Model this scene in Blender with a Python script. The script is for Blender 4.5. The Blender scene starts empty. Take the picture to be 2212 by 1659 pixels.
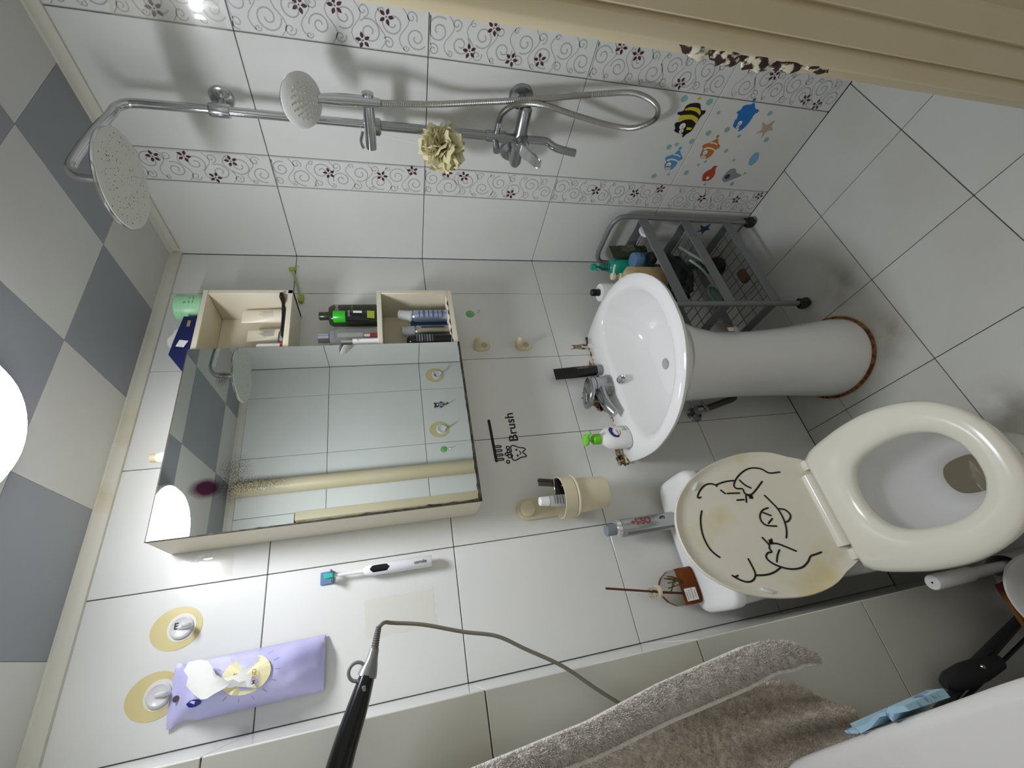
import bpy, bmesh, math, random
from mathutils import Vector, Matrix, noise
R = math.radians
scn = bpy.context.scene
COL = scn.collection
# ---------------------------------------------------------------- camera (upright frame: right, up, forward; the photo is turned a quarter)
CAM = Vector((-0.2161, 0.0052, 1.4562))
v_right = Vector((0.84960, -0.52476, -0.05301)); v_up = Vector((0.17876, 0.19194, 0.96499)); v_fwd = Vector((0.49621, 0.82933, -0.25688))
cam_d = bpy.data.cameras.new('camera'); cam = bpy.data.objects.new('camera', cam_d); COL.objects.link(cam)
cx, cy, cz = -v_up, v_right, -v_fwd
cam.matrix_world = Matrix(((cx.x, cy.x, cz.x, CAM.x), (cx.y, cy.y, cz.y, CAM.y), (cx.z, cy.z, cz.z, CAM.z), (0, 0, 0, 1)))
cam_d.sensor_fit = 'HORIZONTAL'; cam_d.sensor_width = 36.0; cam_d.lens = 946.3 * 36.0 / 2212.0; cam_d.clip_start = 0.01
scn.camera = cam
# ---------------------------------------------------------------- world and exposure
world = bpy.data.worlds.new('hallway_light'); scn.world = world; world.use_nodes = True
wb = world.node_tree.nodes['Background']; wb.inputs[0].default_value = (0.88, 0.86, 0.81, 1); wb.inputs[1].default_value = 0.48
scn.view_settings.view_transform = 'Standard'; scn.view_settings.look = 'None'; scn.view_settings.gamma = 1.0
scn.view_settings.use_curve_mapping = False; scn.view_settings.exposure = 0.0
LAMP_POWER = 68.0
# ---------------------------------------------------------------- materials
def lin(c):
    if isinstance(c, str): c = [int(c[i:i + 2], 16) / 255 for i in (1, 3, 5)]
    return tuple((x / 12.92 if x <= 0.04045 else ((x + 0.055) / 1.055) ** 2.4) for x in c[:3]) + (1,)
MATS = {}
def mat(name, col, rough=0.5, metal=0.0, var=None, bump=None, trans=0.0, ior=1.45, emit=0.0, coat=0.0, alpha=1.0, spec=None, sheen=0.0):
    """var=(scale, second colour, low, high) noise blend; bump=(scale, strength)"""
    if name in MATS: return MATS[name]
    m = bpy.data.materials.new(name); m.use_nodes = True; nt = m.node_tree; b = nt.nodes['Principled BSDF']
    b.inputs['Base Color'].default_value = lin(col); b.inputs['Roughness'].default_value = rough; b.inputs['Metallic'].default_value = metal
    b.inputs['Transmission Weight'].default_value = trans; b.inputs['IOR'].default_value = ior; b.inputs['Coat Weight'].default_value = coat
    b.inputs['Alpha'].default_value = alpha; b.inputs['Sheen Weight'].default_value = sheen
    if spec is not None: b.inputs['Specular IOR Level'].default_value = spec
    if emit: b.inputs['Emission Color'].default_value = lin(col); b.inputs['Emission Strength'].default_value = emit
    tc = nt.nodes.new('ShaderNodeTexCoord') if (var or bump) else None
    if var:
        n = nt.nodes.new('ShaderNodeTexNoise'); n.inputs['Scale'].default_value = var[0]; n.inputs['Detail'].default_value = 5
        nt.links.new(tc.outputs['Object'], n.inputs['Vector'])
        r = nt.nodes.new('ShaderNodeValToRGB'); r.color_ramp.elements[0].position = var[2]; r.color_ramp.elements[1].position = var[3]
        r.color_ramp.elements[0].color = lin(col); r.color_ramp.elements[1].color = lin(var[1])
        nt.links.new(n.outputs['Fac'], r.inputs['Fac']); nt.links.new(r.outputs['Color'], b.inputs['Base Color'])
    if bump:
        n = nt.nodes.new('ShaderNodeTexNoise'); n.inputs['Scale'].default_value = bump[0]; n.inputs['Detail'].default_value = 3
        nt.links.new(tc.outputs['Object'], n.inputs['Vector'])
        bp = nt.nodes.new('ShaderNodeBump'); bp.inputs['Strength'].default_value = bump[1]; bp.inputs['Distance'].default_value = 0.002
        nt.links.new(n.outputs['Fac'], bp.inputs['Height']); nt.links.new(bp.outputs['Normal'], b.inputs['Normal'])
    MATS[name] = m; return m
M_TILE = mat('glazed_tile', '#e4e4df', 0.16, bump=(9, 0.03), var=(3.0, '#dcddd8', 0.35, 0.75))
M_TILE_DECOR = mat('glazed_decor_tile', '#e3e3df', 0.16, bump=(9, 0.03))
M_GROUT = mat('grout', '#6a6a66', 0.9, var=(14, '#8e8c86', 0.4, 0.7))
M_FLOORTILE = mat('floor_tile', '#d2d3cd', 0.33, var=(2.2, '#c6c5bb', 0.45, 0.8), bump=(40, 0.05))
M_FGROUT = mat('floor_grout', '#4c4a46', 0.95)
M_PANEL_L = mat('ceiling_panel_light', '#cfcfc9', 0.45, var=(2.5, '#c6c4bb', 0.4, 0.8))
M_PANEL_D = mat('ceiling_panel_dark', '#92969a', 0.4, var=(2.5, '#8a8e92', 0.4, 0.8))
M_TRIM = mat('ceiling_trim', '#d5d2c4', 0.5, var=(6, '#c4b894', 0.55, 0.8))
M_CREAMPAINT = mat('cream_paint', '#cfc2a2', 0.42, var=(5, '#c8b995', 0.4, 0.8))
M_CAB = mat('cream_laminate', '#e3dcc6', 0.42, var=(4, '#dacfb3', 0.45, 0.85))
M_WHITE = mat('white_ceramic', '#f0f0ee', 0.07, coat=0.3)
M_WPLAST = mat('white_plastic', '#e8e8e6', 0.3)
M_SEAT = mat('ivory_seat_plastic', '#ece9da', 0.2, coat=0.2)
M_LID = mat('yellowed_lid_plastic', '#eae6d4', 0.28, var=(5.5, '#dfcf98', 0.52, 0.68))
M_CHROME = mat('chrome', '#c9cbcd', 0.14, 1.0)
M_CHROME_D = mat('worn_chrome', '#a6a8aa', 0.24, 1.0)
M_BLACK = mat('black_plastic', '#151414', 0.35)
M_DARK = mat('dark_hole', '#060606', 0.8)
M_GREYTUBE = mat('grey_painted_steel', '#85888a', 0.4, 0.3)
M_CREAMPL = mat('cream_plastic', '#ddd2b2', 0.4)
M_CHAR = mat('charcoal_plastic', '#2c2e2f', 0.5)
M_GREEN = mat('lime_plastic', '#6fce1e', 0.25)
M_MINT = mat('mint_plastic', '#a6dfae', 0.35)
M_OLIVE = mat('dark_olive_plastic', '#2e3722', 0.25)
M_TEAL = mat('teal_plastic', '#0f9b85', 0.35)
M_INK = mat('black_ink', '#0c0b0d', 0.5)
M_INKG = mat('grey_ink', '#77777a', 0.6)
M_CLEAR = mat('clear_plastic', '#f2f4f4', 0.08, trans=0.95, ior=1.3)
M_GLASS = mat('clear_glass', '#f4f4ef', 0.02, trans=1.0, ior=1.2)
M_RUST = mat('rusty_sealant', '#a5682a', 0.8, var=(60, '#5a3314', 0.4, 0.6))
M_CAULK = mat('mouldy_sealant', '#cfc4ac', 0.7, var=(55, '#3a2a18', 0.42, 0.56))
# ---------------------------------------------------------------- mesh helpers
def new_bm(): return bmesh.new()
def tidy(bm, ang=38):
    bmesh.ops.recalc_face_normals(bm, faces=bm.faces)
    for f in bm.faces: f.smooth = True
    for e in bm.edges:
        if len(e.link_faces) == 2 and e.calc_face_angle(0) > R(ang): e.smooth = False
def to_mesh(bm, name, ang=38, fix=True):
    if fix: tidy(bm, ang)
    me = bpy.data.meshes.new(name); bm.to_mesh(me); bm.free(); return me
def link(name, me, m, parent=None, loc=None, rot=None, mtx=None):
    o = bpy.data.objects.new(name, me); COL.objects.link(o)
    if m is not None and me is not None and len(me.materials) == 0: me.materials.append(m)
    if parent is not None: o.parent = parent
    if loc is not None: o.location = loc
    if rot is not None: o.rotation_euler = rot
    if mtx is not None: o.matrix_local = mtx
    return o
def obj(name, bm, m, parent=None, loc=None, rot=None, mtx=None, ang=38): return link(name, to_mesh(bm, name, ang), m, parent, loc, rot, mtx)
def tag(o, label, cat, group=None):
    o['label'] = label; o['category'] = cat
    if group: o['group'] = group
    return o
def thing(name, label, cat, loc=(0, 0, 0), rot=(0, 0, 0), group=None):
    o = bpy.data.objects.new(name, None); o.empty_display_size = 0.03; COL.objects.link(o); o.location = loc; o.rotation_euler = rot
    return tag(o, label, cat, group)
def struct(name, bm, m, label=None):
    o = obj(name, bm, m); o['kind'] = 'structure'; o['label'] = label or name.replace('_', ' '); return o
def box(bm, c, s, bev=0.0, seg=1, mtx=None):
    r = bmesh.ops.create_cube(bm, size=1.0); vs = r['verts']
    for v in vs: v.co = Vector((v.co.x * s[0] + c[0], v.co.y * s[1] + c[1], v.co.z * s[2] + c[2]))
    if bev > 0:
        es = list({e for v in vs for e in v.link_edges})
        rb = bmesh.ops.bevel(bm, geom=es, offset=bev, segments=seg, affect='EDGES', profile=0.5)
        vs = list({v for f in rb['faces'] for v in f.verts} | {v for v in vs if v.is_valid})
    if mtx is not None:
        for v in vs: v.co = mtx @ v.co
    return vs
def lathe(bm, prof, n=24, sx=1.0, sy=1.0, mtx=None, c=(0, 0, 0)):
    rings = []
    for r, z in prof:
        if r < 1e-6: rings.append([bm.verts.new((c[0], c[1], c[2] + z))])
        else: rings.append([bm.verts.new((c[0] + sx * r * math.cos(2 * math.pi * i / n), c[1] + sy * r * math.sin(2 * math.pi * i / n), c[2] + z)) for i in range(n)])
    for a, b in zip(rings, rings[1:]): bridge(bm, a, b)
    for ring, rev in ((rings[0], True), (rings[-1], False)):
        if len(ring) > 2: bm.faces.new(ring[::-1] if rev else ring)
    vs = [v for r in rings for v in r]
    if mtx is not None:
        for v in vs: v.co = mtx @ v.co
    return vs
def bridge(bm, a, b, closed=True):
    if len(a) == 1 and len(b) == 1: return
    n = max(len(a), len(b)); rng = range(n) if closed else range(n - 1)
    for i in rng:
        j = (i + 1) % n
        if len(a) == 1: bm.faces.new((a[0], b[i], b[j]))
        elif len(b) == 1: bm.faces.new((a[i], a[j], b[0]))
        else: bm.faces.new((a[i], a[j], b[j], b[i]))
def loft(bm, rings, cap0=True, cap1=True, closed=True):
    vr = [[bm.verts.new(p) for p in r] for r in rings]
    for a, b in zip(vr, vr[1:]): bridge(bm, a, b, closed)
    if cap0 and len(vr[0]) > 2: bm.faces.new(vr[0][::-1])
    if cap1 and len(vr[-1]) > 2: bm.faces.new(vr[-1])
    return [v for r in vr for v in r]
def spline(pts, k=6, closed=False):
    pts = [Vector(p) for p in pts]; n = len(pts); out = []
    segs = n if closed else n - 1
    for i in range(segs):
        p1, p2 = pts[i], pts[(i + 1) % n]
        p0 = pts[(i - 1) % n] if (closed or i > 0) else p1 * 2 - p2
        p3 = pts[(i + 2) % n] if (closed or i + 2 < n) else p2 * 2 - p1
        for j in range(k):
            t = j / k
            out.append(0.5 * ((2 * p1) + (p2 - p0) * t + (2 * p0 - 5 * p1 + 4 * p2 - p3) * t * t + (3 * p1 - p0 - 3 * p2 + p3) * t ** 3))
    if not closed: out.append(pts[-1])
    return out
def tube(bm, pts, r, n=10, closed=False, flat=1.0, up=None):
    pts = [Vector(p) for p in pts]; m = len(pts); rings = []; prev = None
    for i, p in enumerate(pts):
        a = pts[(i - 1) % m] if (closed or i > 0) else p; b = pts[(i + 1) % m] if (closed or i < m - 1) else p
        t = (b - a)
        if t.length < 1e-9: t = Vector((0, 0, 1))
        t.normalize()
        if prev is None:
            ref = Vector(up) if up else (Vector((0, 0, 1)) if abs(t.z) < 0.9 else Vector((1, 0, 0)))
            x = t.cross(ref).normalized()
        else:
            x = prev - t * prev.dot(t)
            x = x.normalized() if x.length > 1e-6 else t.orthogonal().normalized()
        prev = x; y = t.cross(x)
        rr = r[i] if isinstance(r, (list, tuple)) else r
        rings.append([bm.verts.new(p + x * rr * math.cos(2 * math.pi * q / n) + y * rr * flat * math.sin(2 * math.pi * q / n)) for q in range(n)])
    for a, b in zip(rings, rings[1:]): bridge(bm, a, b)
    if closed: bridge(bm, rings[-1], rings[0])
    else: bm.faces.new(rings[0][::-1]); bm.faces.new(rings[-1])
def ribbon(bm, pts, nrm, w, lift=0.0006, caps=True):
    """flat printed stroke lying on a surface of normal nrm"""
    pts = [Vector(p) for p in pts]; nrm = Vector(nrm).normalized(); m = len(pts); L = []; Rr = []
    for i, p in enumerate(pts):
        t = pts[min(i + 1, m - 1)] - pts[max(i - 1, 0)]
        if t.length < 1e-9: continue
        s = t.normalized().cross(nrm) * w * 0.5; q = p + nrm * lift
        L.append(bm.verts.new(q + s)); Rr.append(bm.verts.new(q - s))
    for i in range(len(L) - 1): bm.faces.new((L[i], L[i + 1], Rr[i + 1], Rr[i]))
    if caps:
        for p in (pts[0], pts[-1]): disc(bm, p, nrm, w * 0.5, lift * 0.9, 8)
def disc(bm, c, nrm, r, lift=0.0006, n=14, sx=1.0):
    nrm = Vector(nrm).normalized(); a = Vector((0, 0, 1)) if abs(nrm.z) < 0.9 else Vector((1, 0, 0))
    x = nrm.cross(a).normalized(); y = nrm.cross(x); c = Vector(c) + nrm * lift
    bm.faces.new([bm.verts.new(c + x * r * sx * math.cos(2 * math.pi * i / n) + y * r * math.sin(2 * math.pi * i / n)) for i in range(n)])
def flatpoly(bm, pts, nrm, lift=0.0005, thick=0.0):
    nrm = Vector(nrm).normalized(); f = bm.faces.new([bm.verts.new(Vector(p) + nrm * lift) for p in pts])
    if f.normal.dot(nrm) < 0: f.normal_flip()
def obj_flat(name, bm, m, parent=None, nrm=None, **k):
    if nrm is not None:
        nrm = Vector(nrm); bm.normal_update()
        for f in bm.faces:
            if f.normal.dot(nrm) < 0: f.normal_flip()
    return link(name, to_mesh(bm, name, fix=False), m, parent, **k)
def axes(x, y, loc):
    x = Vector(x).normalized(); y = Vector(y).normalized(); z = x.cross(y)
    return Matrix(((x.x, y.x, z.x, loc[0]), (x.y, y.y, z.y, loc[1]), (x.z, y.z, z.z, loc[2]), (0, 0, 0, 1)))
def text(body, width, m, parent, mtx, name='lettering', bold=0.0, height=None, ext=0.0003):
    cu = bpy.data.curves.new('txt', 'FONT'); cu.body = body; cu.size = 1.0; cu.offset = bold; cu.resolution_u = 3; cu.align_x = 'LEFT'
    o = bpy.data.objects.new('txt', cu); COL.objects.link(o); bpy.context.view_layer.update()
    me = bpy.data.meshes.new_from_object(o.evaluated_get(bpy.context.evaluated_depsgraph_get()))
    bpy.data.objects.remove(o); bpy.data.curves.remove(cu)
    xs = [v.co.x for v in me.vertices]; ys = [v.co.y for v in me.vertices]
    sx = width / (max(xs) - min(xs)); sy = sx if height is None else height / (max(ys) - min(ys)); x0 = min(xs); y0 = min(ys)
    for v in me.vertices: v.co = Vector(((v.co.x - x0) * sx, (v.co.y - y0) * sy, ext))
    me.materials.clear()
    return link(name, me, m, parent, mtx=mtx)
def plathe(parent, name, prof, m, n=24, sx=1.0, sy=1.0, loc=None, rot=None, ang=38, **k):
    bm = new_bm(); lathe(bm, prof, n, sx, sy, **k); return obj(name, bm, m, parent, loc, rot, ang=ang)
def pbox(parent, name, c, s, m, bev=0.0, seg=1, loc=None, rot=None, mtx=None):
    bm = new_bm(); box(bm, c, s, bev, seg, mtx); return obj(name, bm, m, parent, loc, rot)
def ptube(parent, name, pts, r, m, n=10, **k):
    bm = new_bm(); tube(bm, pts, r, n, **k); return obj(name, bm, m, parent)
rng = random.Random(7)
# ================================================================ the room
XR, YB, YC, XC, YF, ZC = 1.1031, 1.2265, 0.960, -0.2836, 0.172, 2.160
ROWS = [0.0, 0.4365, 0.8833, 1.3296, 1.7759, ZC]
TT = 0.008; GAP = 0.0022
TILES = {}
def tile_mesh(w, h):
    key = (round(w, 4), round(h, 4))
    if key not in TILES:
        bm = new_bm(); box(bm, (0, 0, -TT / 2), (w - GAP, h - GAP, TT), 0.0009); TILES[key] = to_mesh(bm, 'tile', 30)
    return TILES[key]
def add_tile(parent, m, centre, xdir, ydir, w, h, name='tile'):
    j = rng.uniform(-0.0003, 0.0002); z = Vector(xdir).cross(Vector(ydir)); o = link(name, tile_mesh(w, h), None, parent, mtx=axes(xdir, ydir, Vector(centre) + z * j))
    if not o.data.materials: o.data.materials.append(None)
    o.material_slots[0].link = 'OBJECT'; o.material_slots[0].material = m
    return o
def clad(parent, us, vs, place, xdir, ydir, m):
    out = {}
    for i in range(len(us) - 1):
        for j in range(len(vs) - 1):
            out[i, j] = add_tile(parent, m, place((us[i] + us[i + 1]) / 2, (vs[j] + vs[j + 1]) / 2), xdir, ydir, abs(us[i + 1] - us[i]), vs[j + 1] - vs[j])
    return out
# floor
bm = new_bm(); box(bm, (-0.05, 0.35, -0.05 - TT), (2.6, 2.1, 0.1)); floor = struct('floor', bm, M_FGROUT, 'pale square tiled bathroom floor')
fx = [-1.08, -0.9594, -0.6594, -0.3594, -0.0594, 0.2406, 0.5406, 0.8406, XR]; fy = [-0.4443, -0.1443, 0.1557, 0.4557, 0.7557, 1.0557, YB]
clad(floor, fx, fy, lambda x, y: (x, y, 0), (1, 0, 0), (0, 1, 0), M_FLOORTILE)
# back wall
bm = new_bm(); box(bm, ((XC - 0.1 + XR + 0.1) / 2, YB + TT + 0.05, ZC / 2), (XR - XC + 0.2, 0.1, ZC)); wall_back = struct('wall_back', bm, M_GROUT, 'white glazed tile wall behind basin and toilet')
ux = [XC, 0.0214, 0.3214, 0.6214, 0.9214, XR]
clad(wall_back, ux, ROWS, lambda x, z: (x, YB, z), (1, 0, 0), (0, 0, 1), M_TILE)
# right (shower) wall with two vertical decorated borders
bm = new_bm(); box(bm, (XR + TT + 0.05, (YF + YB) / 2, ZC / 2), (0.1, YB - YF + 0.2, ZC)); wall_right = struct('wall_right', bm, M_GROUT, 'white tile shower wall with two flowered borders')
uy = [YF, 0.4447, 0.5436, 0.8468, 0.9469, YB]
rt = clad(wall_right, uy, ROWS, lambda y, z: (XR, y, z), (0, -1, 0), (0, 0, 1), M_TILE)
FLOW = {1: [(0.5211, 1.9238), (0.4736, 1.6235), (0.4647, 1.5452), (0.4706, 1.4311), (0.5258, 1.4884), (0.4596, 1.1687), (0.517, 1.2247), (0.5224, 1.1115), (0.514, 1.0327), (0.4564, 0.8121), (0.4673, 0.7573), (0.5214, 0.5903), (0.4647, 0.2933), (0.5168, 0.1232), (0.5267, 0.0678)],
        3: [(0.8729, 2.0725), (0.8664, 1.9957), (0.872, 1.88), (0.9273, 1.9367), (0.8896, 1.6183), (0.8872, 1.4624), (0.8625, 1.3682), (0.8605, 1.2586), (0.8694, 1.2035), (0.9234, 1.0342), (0.8897, 0.7234), (0.8887, 0.5672), (0.8649, 0.4711), (0.8915, 0.2754), (0.8878, 0.1193), (0.8651, 0.0261)]}
M_PETAL = mat('maroon_print', '#4d2733', 0.3); M_SCROLL = mat('grey_scroll_print', '#b3b4b3', 0.2)
def flower_mesh(rad, ph):
    bm = new_bm()
    for k in range(5):
        a = ph + k * 2 * math.pi / 5
        pts = [(0.22, 0), (0.45, 0.2), (0.7, 0.2), (1.0, 0), (0.7, -0.2), (0.45, -0.2)]
        f = bm.faces.new([bm.verts.new((rad * (u * math.cos(a) - v * math.sin(a)), rad * (u * math.sin(a) + v * math.cos(a)), 0)) for u, v in pts])
    bm.faces.new([bm.verts.new((rad * 0.1 * math.cos(i), rad * 0.1 * math.sin(i), 0)) for i in [2 * math.pi * q / 6 for q in range(6)]])
    return to_mesh(bm, 'flower_print', fix=False)
FM = [flower_mesh(0.0185, p) for p in (0.2, 0.9)]
def curl(cx_, cz_, r0, turns, a0, sgn):
    out = []; n = int(14 * turns) + 4
    for i in range(n + 1):
        t = i / n; a = a0 + sgn * t * turns * 2 * math.pi; r = r0 * (1 - 0.8 * t)
        out.append((cx_ + r * math.cos(a), cz_ + r * math.sin(a)))
    return out
for col_i in (1, 3):
    y0, y1 = uy[col_i], uy[col_i + 1]; yc = (y0 + y1) / 2
    for j in range(5):
        t = rt[col_i, j]; t.material_slots[0].material = M_TILE_DECOR; t.name = 'border_tile'
        z0, z1 = ROWS[j], ROWS[j + 1]; zc = (z0 + z1) / 2; inv = t.matrix_local.inverted()
        bm = new_bm(); rr = random.Random(col_i * 10 + j); k = 0; z = z0 + 0.03
        def put(pts, w):
            pts = [(min(max(a, -0.047), 0.047), min(max(b, -(z1 - z0) / 2 + 0.003), (z1 - z0) / 2 - 0.003)) for a, b in pts]
            ribbon(bm, [(a, b, 0) for a, b in pts], (0, 0, 1), w, 0.0004, False)
        while z < z1 - 0.02:
            s = 1 if k % 2 else -1; zz = z - zc
            put(curl(s * 0.012, zz, 0.027 + rr.uniform(-.003, .003), 1.5, rr.uniform(0, 6), s), 0.0030)
            put(curl(-s * 0.030, zz + 0.012, 0.014, 1.3, rr.uniform(0, 6), -s), 0.0026)
            put([(s * 0.04 - s * 0.085 * q / 8, zz + 0.03 + 0.012 * math.sin(q * 0.8)) for q in range(9)], 0.0022)
            put(curl(s * 0.036, zz + 0.026, 0.008, 1.2, rr.uniform(0, 6), s), 0.0022)
            z += 0.056; k += 1
        for sgn in (-1, 1): put([(sgn * 0.0475, -(z1 - z0) / 2 + 0.004 + q * ((z1 - z0) - 0.008) / 10) for q in range(11)], 0.0011)
        obj_flat('scroll_print', bm, M_SCROLL, t, (0, 0, 1))
        for q, (fy_, fz_) in enumerate(FLOW[col_i]):
            if z0 <= fz_ < z1: link('flower_print', FM[q % 2], M_PETAL, t, mtx=Matrix.Translation(((yc - fy_), fz_ - zc, 0.0008)))
# left pipe shaft that juts out beside the toilet
bm = new_bm(); box(bm, ((-1.1 + XC - TT) / 2, (YC + TT + YB + 0.1) / 2, ZC / 2), (1.1 + XC - TT, YB + 0.1 - YC - TT, ZC)); wall_shaft = struct('wall_shaft', bm, M_GROUT, 'tiled pipe shaft jutting out beside the toilet')
clad(wall_shaft, [-1.08, -0.8836, -0.5836, XC], ROWS, lambda x, z: (x, YC, z), (1, 0, 0), (0, 0, 1), mat('shaft_tile', '#cfcfc4', 0.25, var=(3, '#c6c4b4', 0.4, 0.8)))
clad(wall_shaft, [YC, YB], ROWS, lambda y, z: (XC, y, z), (0, 1, 0), (0, 0, 1), M_TILE)
# left wall
bm = new_bm(); box(bm, (-1.08 - TT - 0.05, 0.45, ZC / 2), (0.1, 1.3, ZC)); wall_left = struct('wall_left', bm, M_GROUT, 'white tile wall behind the washing machine')
clad(wall_left, [YF, 0.36, 0.66, YC], ROWS, lambda y, z: (-1.08, y, z), (0, 1, 0), (0, 0, 1), M_TILE)
# front wall with the doorway
DX0, DX1, DZ = -0.52, 0.345, 1.875
bm = new_bm(); Yw = YF - TT - 0.05
box(bm, ((DX1 + XR + 0.1) / 2 + 0.02, Yw, ZC / 2), (XR + 0.1 - DX1 - 0.04, 0.1, ZC)); box(bm, ((-1.18 + DX0) / 2, Yw, ZC / 2), (DX0 + 1.18, 0.1, ZC)); box(bm, ((DX0 + DX1) / 2 + .03, Yw, (DZ + ZC) / 2 + 0.015), (DX1 - DX0 + 0.1, 0.1, ZC - DZ - 0.03))
wall_front = struct('wall_front', bm, M_GROUT, 'white tile wall around the doorway')
clad(wall_front, [0.941, XR][::-1], ROWS, lambda x, z: (x, YF, z), (-1, 0, 0), (0, 0, 1), M_TILE)
clad(wall_front, [0.941, 0.639, 0.376], ROWS, lambda x, z: (x, YF, z), (-1, 0, 0), (0, 0, 1), M_TILE)
clad(wall_front, [-0.552, -0.861, -1.08], ROWS, lambda x, z: (x, YF, z), (-1, 0, 0), (0, 0, 1), M_TILE)
clad(wall_front, [0.376, 0.076, -0.224, -0.552], [1.9, ZC], lambda x, z: (x, YF, z), (-1, 0, 0), (0, 0, 1), M_TILE)
# door frame: moulded jambs and head, chipped near the strike
prof = [(0.376, 0.172), (0.376, 0.1865), (0.350, 0.1865), (0.342, 0.1845), (0.339, 0.180), (0.339, 0.165), (0.3435, 0.1605), (0.337, 0.156), (0.337, 0.131), (0.3425, 0.1265), (0.337, 0.121), (0.337, 0.0975), (0.345, 0.093), (0.345, 0.02), (0.376, 0.02)]
bm = new_bm(); loft(bm, [[(x, y, z) for x, y in prof] for z in (0.0, DZ + 0.02)])
door_frame = struct('door_1', bm, M_CREAMPAINT, 'cream painted moulded door frame with chipped edge')
bm = new_bm(); mx = DX0 + DX1; loft(bm, [[(mx - x, y, z) for x, y in prof] for z in (0.0, DZ + 0.02)]); obj('jamb', bm, M_CREAMPAINT, door_frame)
bm = new_bm(); box(bm, (mx / 2, 0.103, DZ + 0.0), (DX1 - DX0 - 0.02, 0.165, 0.03), 0.004); obj('head_rail', bm, M_CREAMPAINT, door_frame)
M_CHIP = mat('bare_wood_chip', '#3a2620', 0.7, var=(70, '#e8e0cc', 0.5, 0.56))
for k, (z0, z1, d) in enumerate([(1.065, 1.105, 0.0130), (1.020, 1.062, 0.0150), (0.972, 1.016, 0.0165), (0.93, 0.968, 0.0140), (0.885, 0.925, 0.0080)]):
    bm = new_bm(); bmesh.ops.create_icosphere(bm, subdivisions=3, radius=1.0)
    for v in bm.verts:
        n_ = noise.noise(v.co * 2.2 + Vector((k * 7, 0, 0)))
        v.co = Vector((0.3475 + v.co.x * 0.007, 0.1835 + v.co.y * d * (1 + 0.5 * n_), (z0 + z1) / 2 + v.co.z * (z1 - z0) * 0.6 * (1 + 0.35 * n_)))
    obj('paint_chip', bm, M_CHIP, door_frame)
# ceiling of square panels
bm = new_bm(); box(bm, (0.0, 0.55, ZC + 0.053), (2.5, 1.6, 0.1)); ceiling = struct('ceiling', bm, M_GROUT, 'ceiling of light and dark grey square panels')
cxs = [-1.08, -1.005, -0.699, -0.393, -0.087, 0.219, 0.525, 0.831, XR]; cys = [YF, 0.342, 0.645, 0.948, YB]
bmc = {}
for i in range(len(cxs) - 1):
    for j in range(len(cys) - 1):
        if cxs[i + 1] <= XC + 0.2 and False: continue
        w, h = cxs[i + 1] - cxs[i], cys[j + 1] - cys[j]
        bm = new_bm(); box(bm, (0, 0, 0.002), (w - 0.0006, h - 0.0006, 0.004), 0.0004)
        obj('ceiling_panel', bm, M_PANEL_D if (i + j) % 2 == 1 else M_PANEL_L, ceiling, ((cxs[i] + cxs[i + 1]) / 2, (cys[j] + cys[j + 1]) / 2, ZC - 0.002))
def cornice(name, a, b, into):
    a, b, into = Vector(a), Vector(b), Vector(into); pr = [(0, 0), (0.024, 0), (0.024, -0.006), (0.016, -0.009), (0.011, -0.016), (0.008, -0.026), (0, -0.026)]
    bm = new_bm(); loft(bm, [[p + into * u + Vector((0, 0, v)) for u, v in pr] for p in (a, b)])
    return struct(name, bm, M_TRIM, 'off white ceiling cornice')
zt = ZC - 0.0021
cornice('trim_1', (XC + 0.002, YB - .0006, zt), (XR, YB - .0006, zt), (0, -1, 0)); cornice('trim_2', (XR - .0006, YF, zt), (XR - .0006, YB - 0.024, zt), (-1, 0, 0))
cornice('trim_3', (-1.08, YC - .0006, zt), (XC + 0.026, YC - .0006, zt), (0, -1, 0)); cornice('trim_4', (XC + .0006, YC, zt), (XC + .0006, YB - 0.024, zt), (1, 0, 0)); cornice('trim_5', (-1.08, YF + .0006, zt), (XR - 0.024, YF + .0006, zt), (0, 1, 0))
# round ceiling lamp
lamp = thing('ceiling_lamp', 'round glowing white ceiling lamp', 'lamp', (0.215, 0.755, ZC - 0.004))
plathe(lamp, 'base', [(0.0, 0.0), (0.10, 0.0), (0.10, -0.018), (0.0, -0.018)], M_WPLAST, 40)
plathe(lamp, 'rim', [(0.100, -0.010), (0.121, -0.012), (0.1235, -0.020), (0.1235, -0.052), (0.121, -0.054), (0.112, -0.050), (0.100, -0.018)], M_WPLAST, 48)
bm = new_bm(); lathe(bm, [(0.0, -0.046), (0.117, -0.048), (0.1175, -0.056), (0.108, -0.066), (0.085, -0.075), (0.05, -0.081), (0.0, -0.083)], 40)
obj('diffuser', bm, mat('lamp_diffuser', '#f3f6ff', 0.5, emit=LAMP_POWER), lamp)
# vertical cream drain pipe on the front wall (seen in the mirror)
bm = new_bm(); lathe(bm, [(0.033, 0.0), (0.033, ZC - 0.03)], 28); tag(obj('drain_pipe', bm, M_CREAMPAINT, None, (0.49, 0.172 + 0.036, 0.0)), 'cream vertical drain pipe beside the doorway, shown in the mirror', 'pipe')
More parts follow.
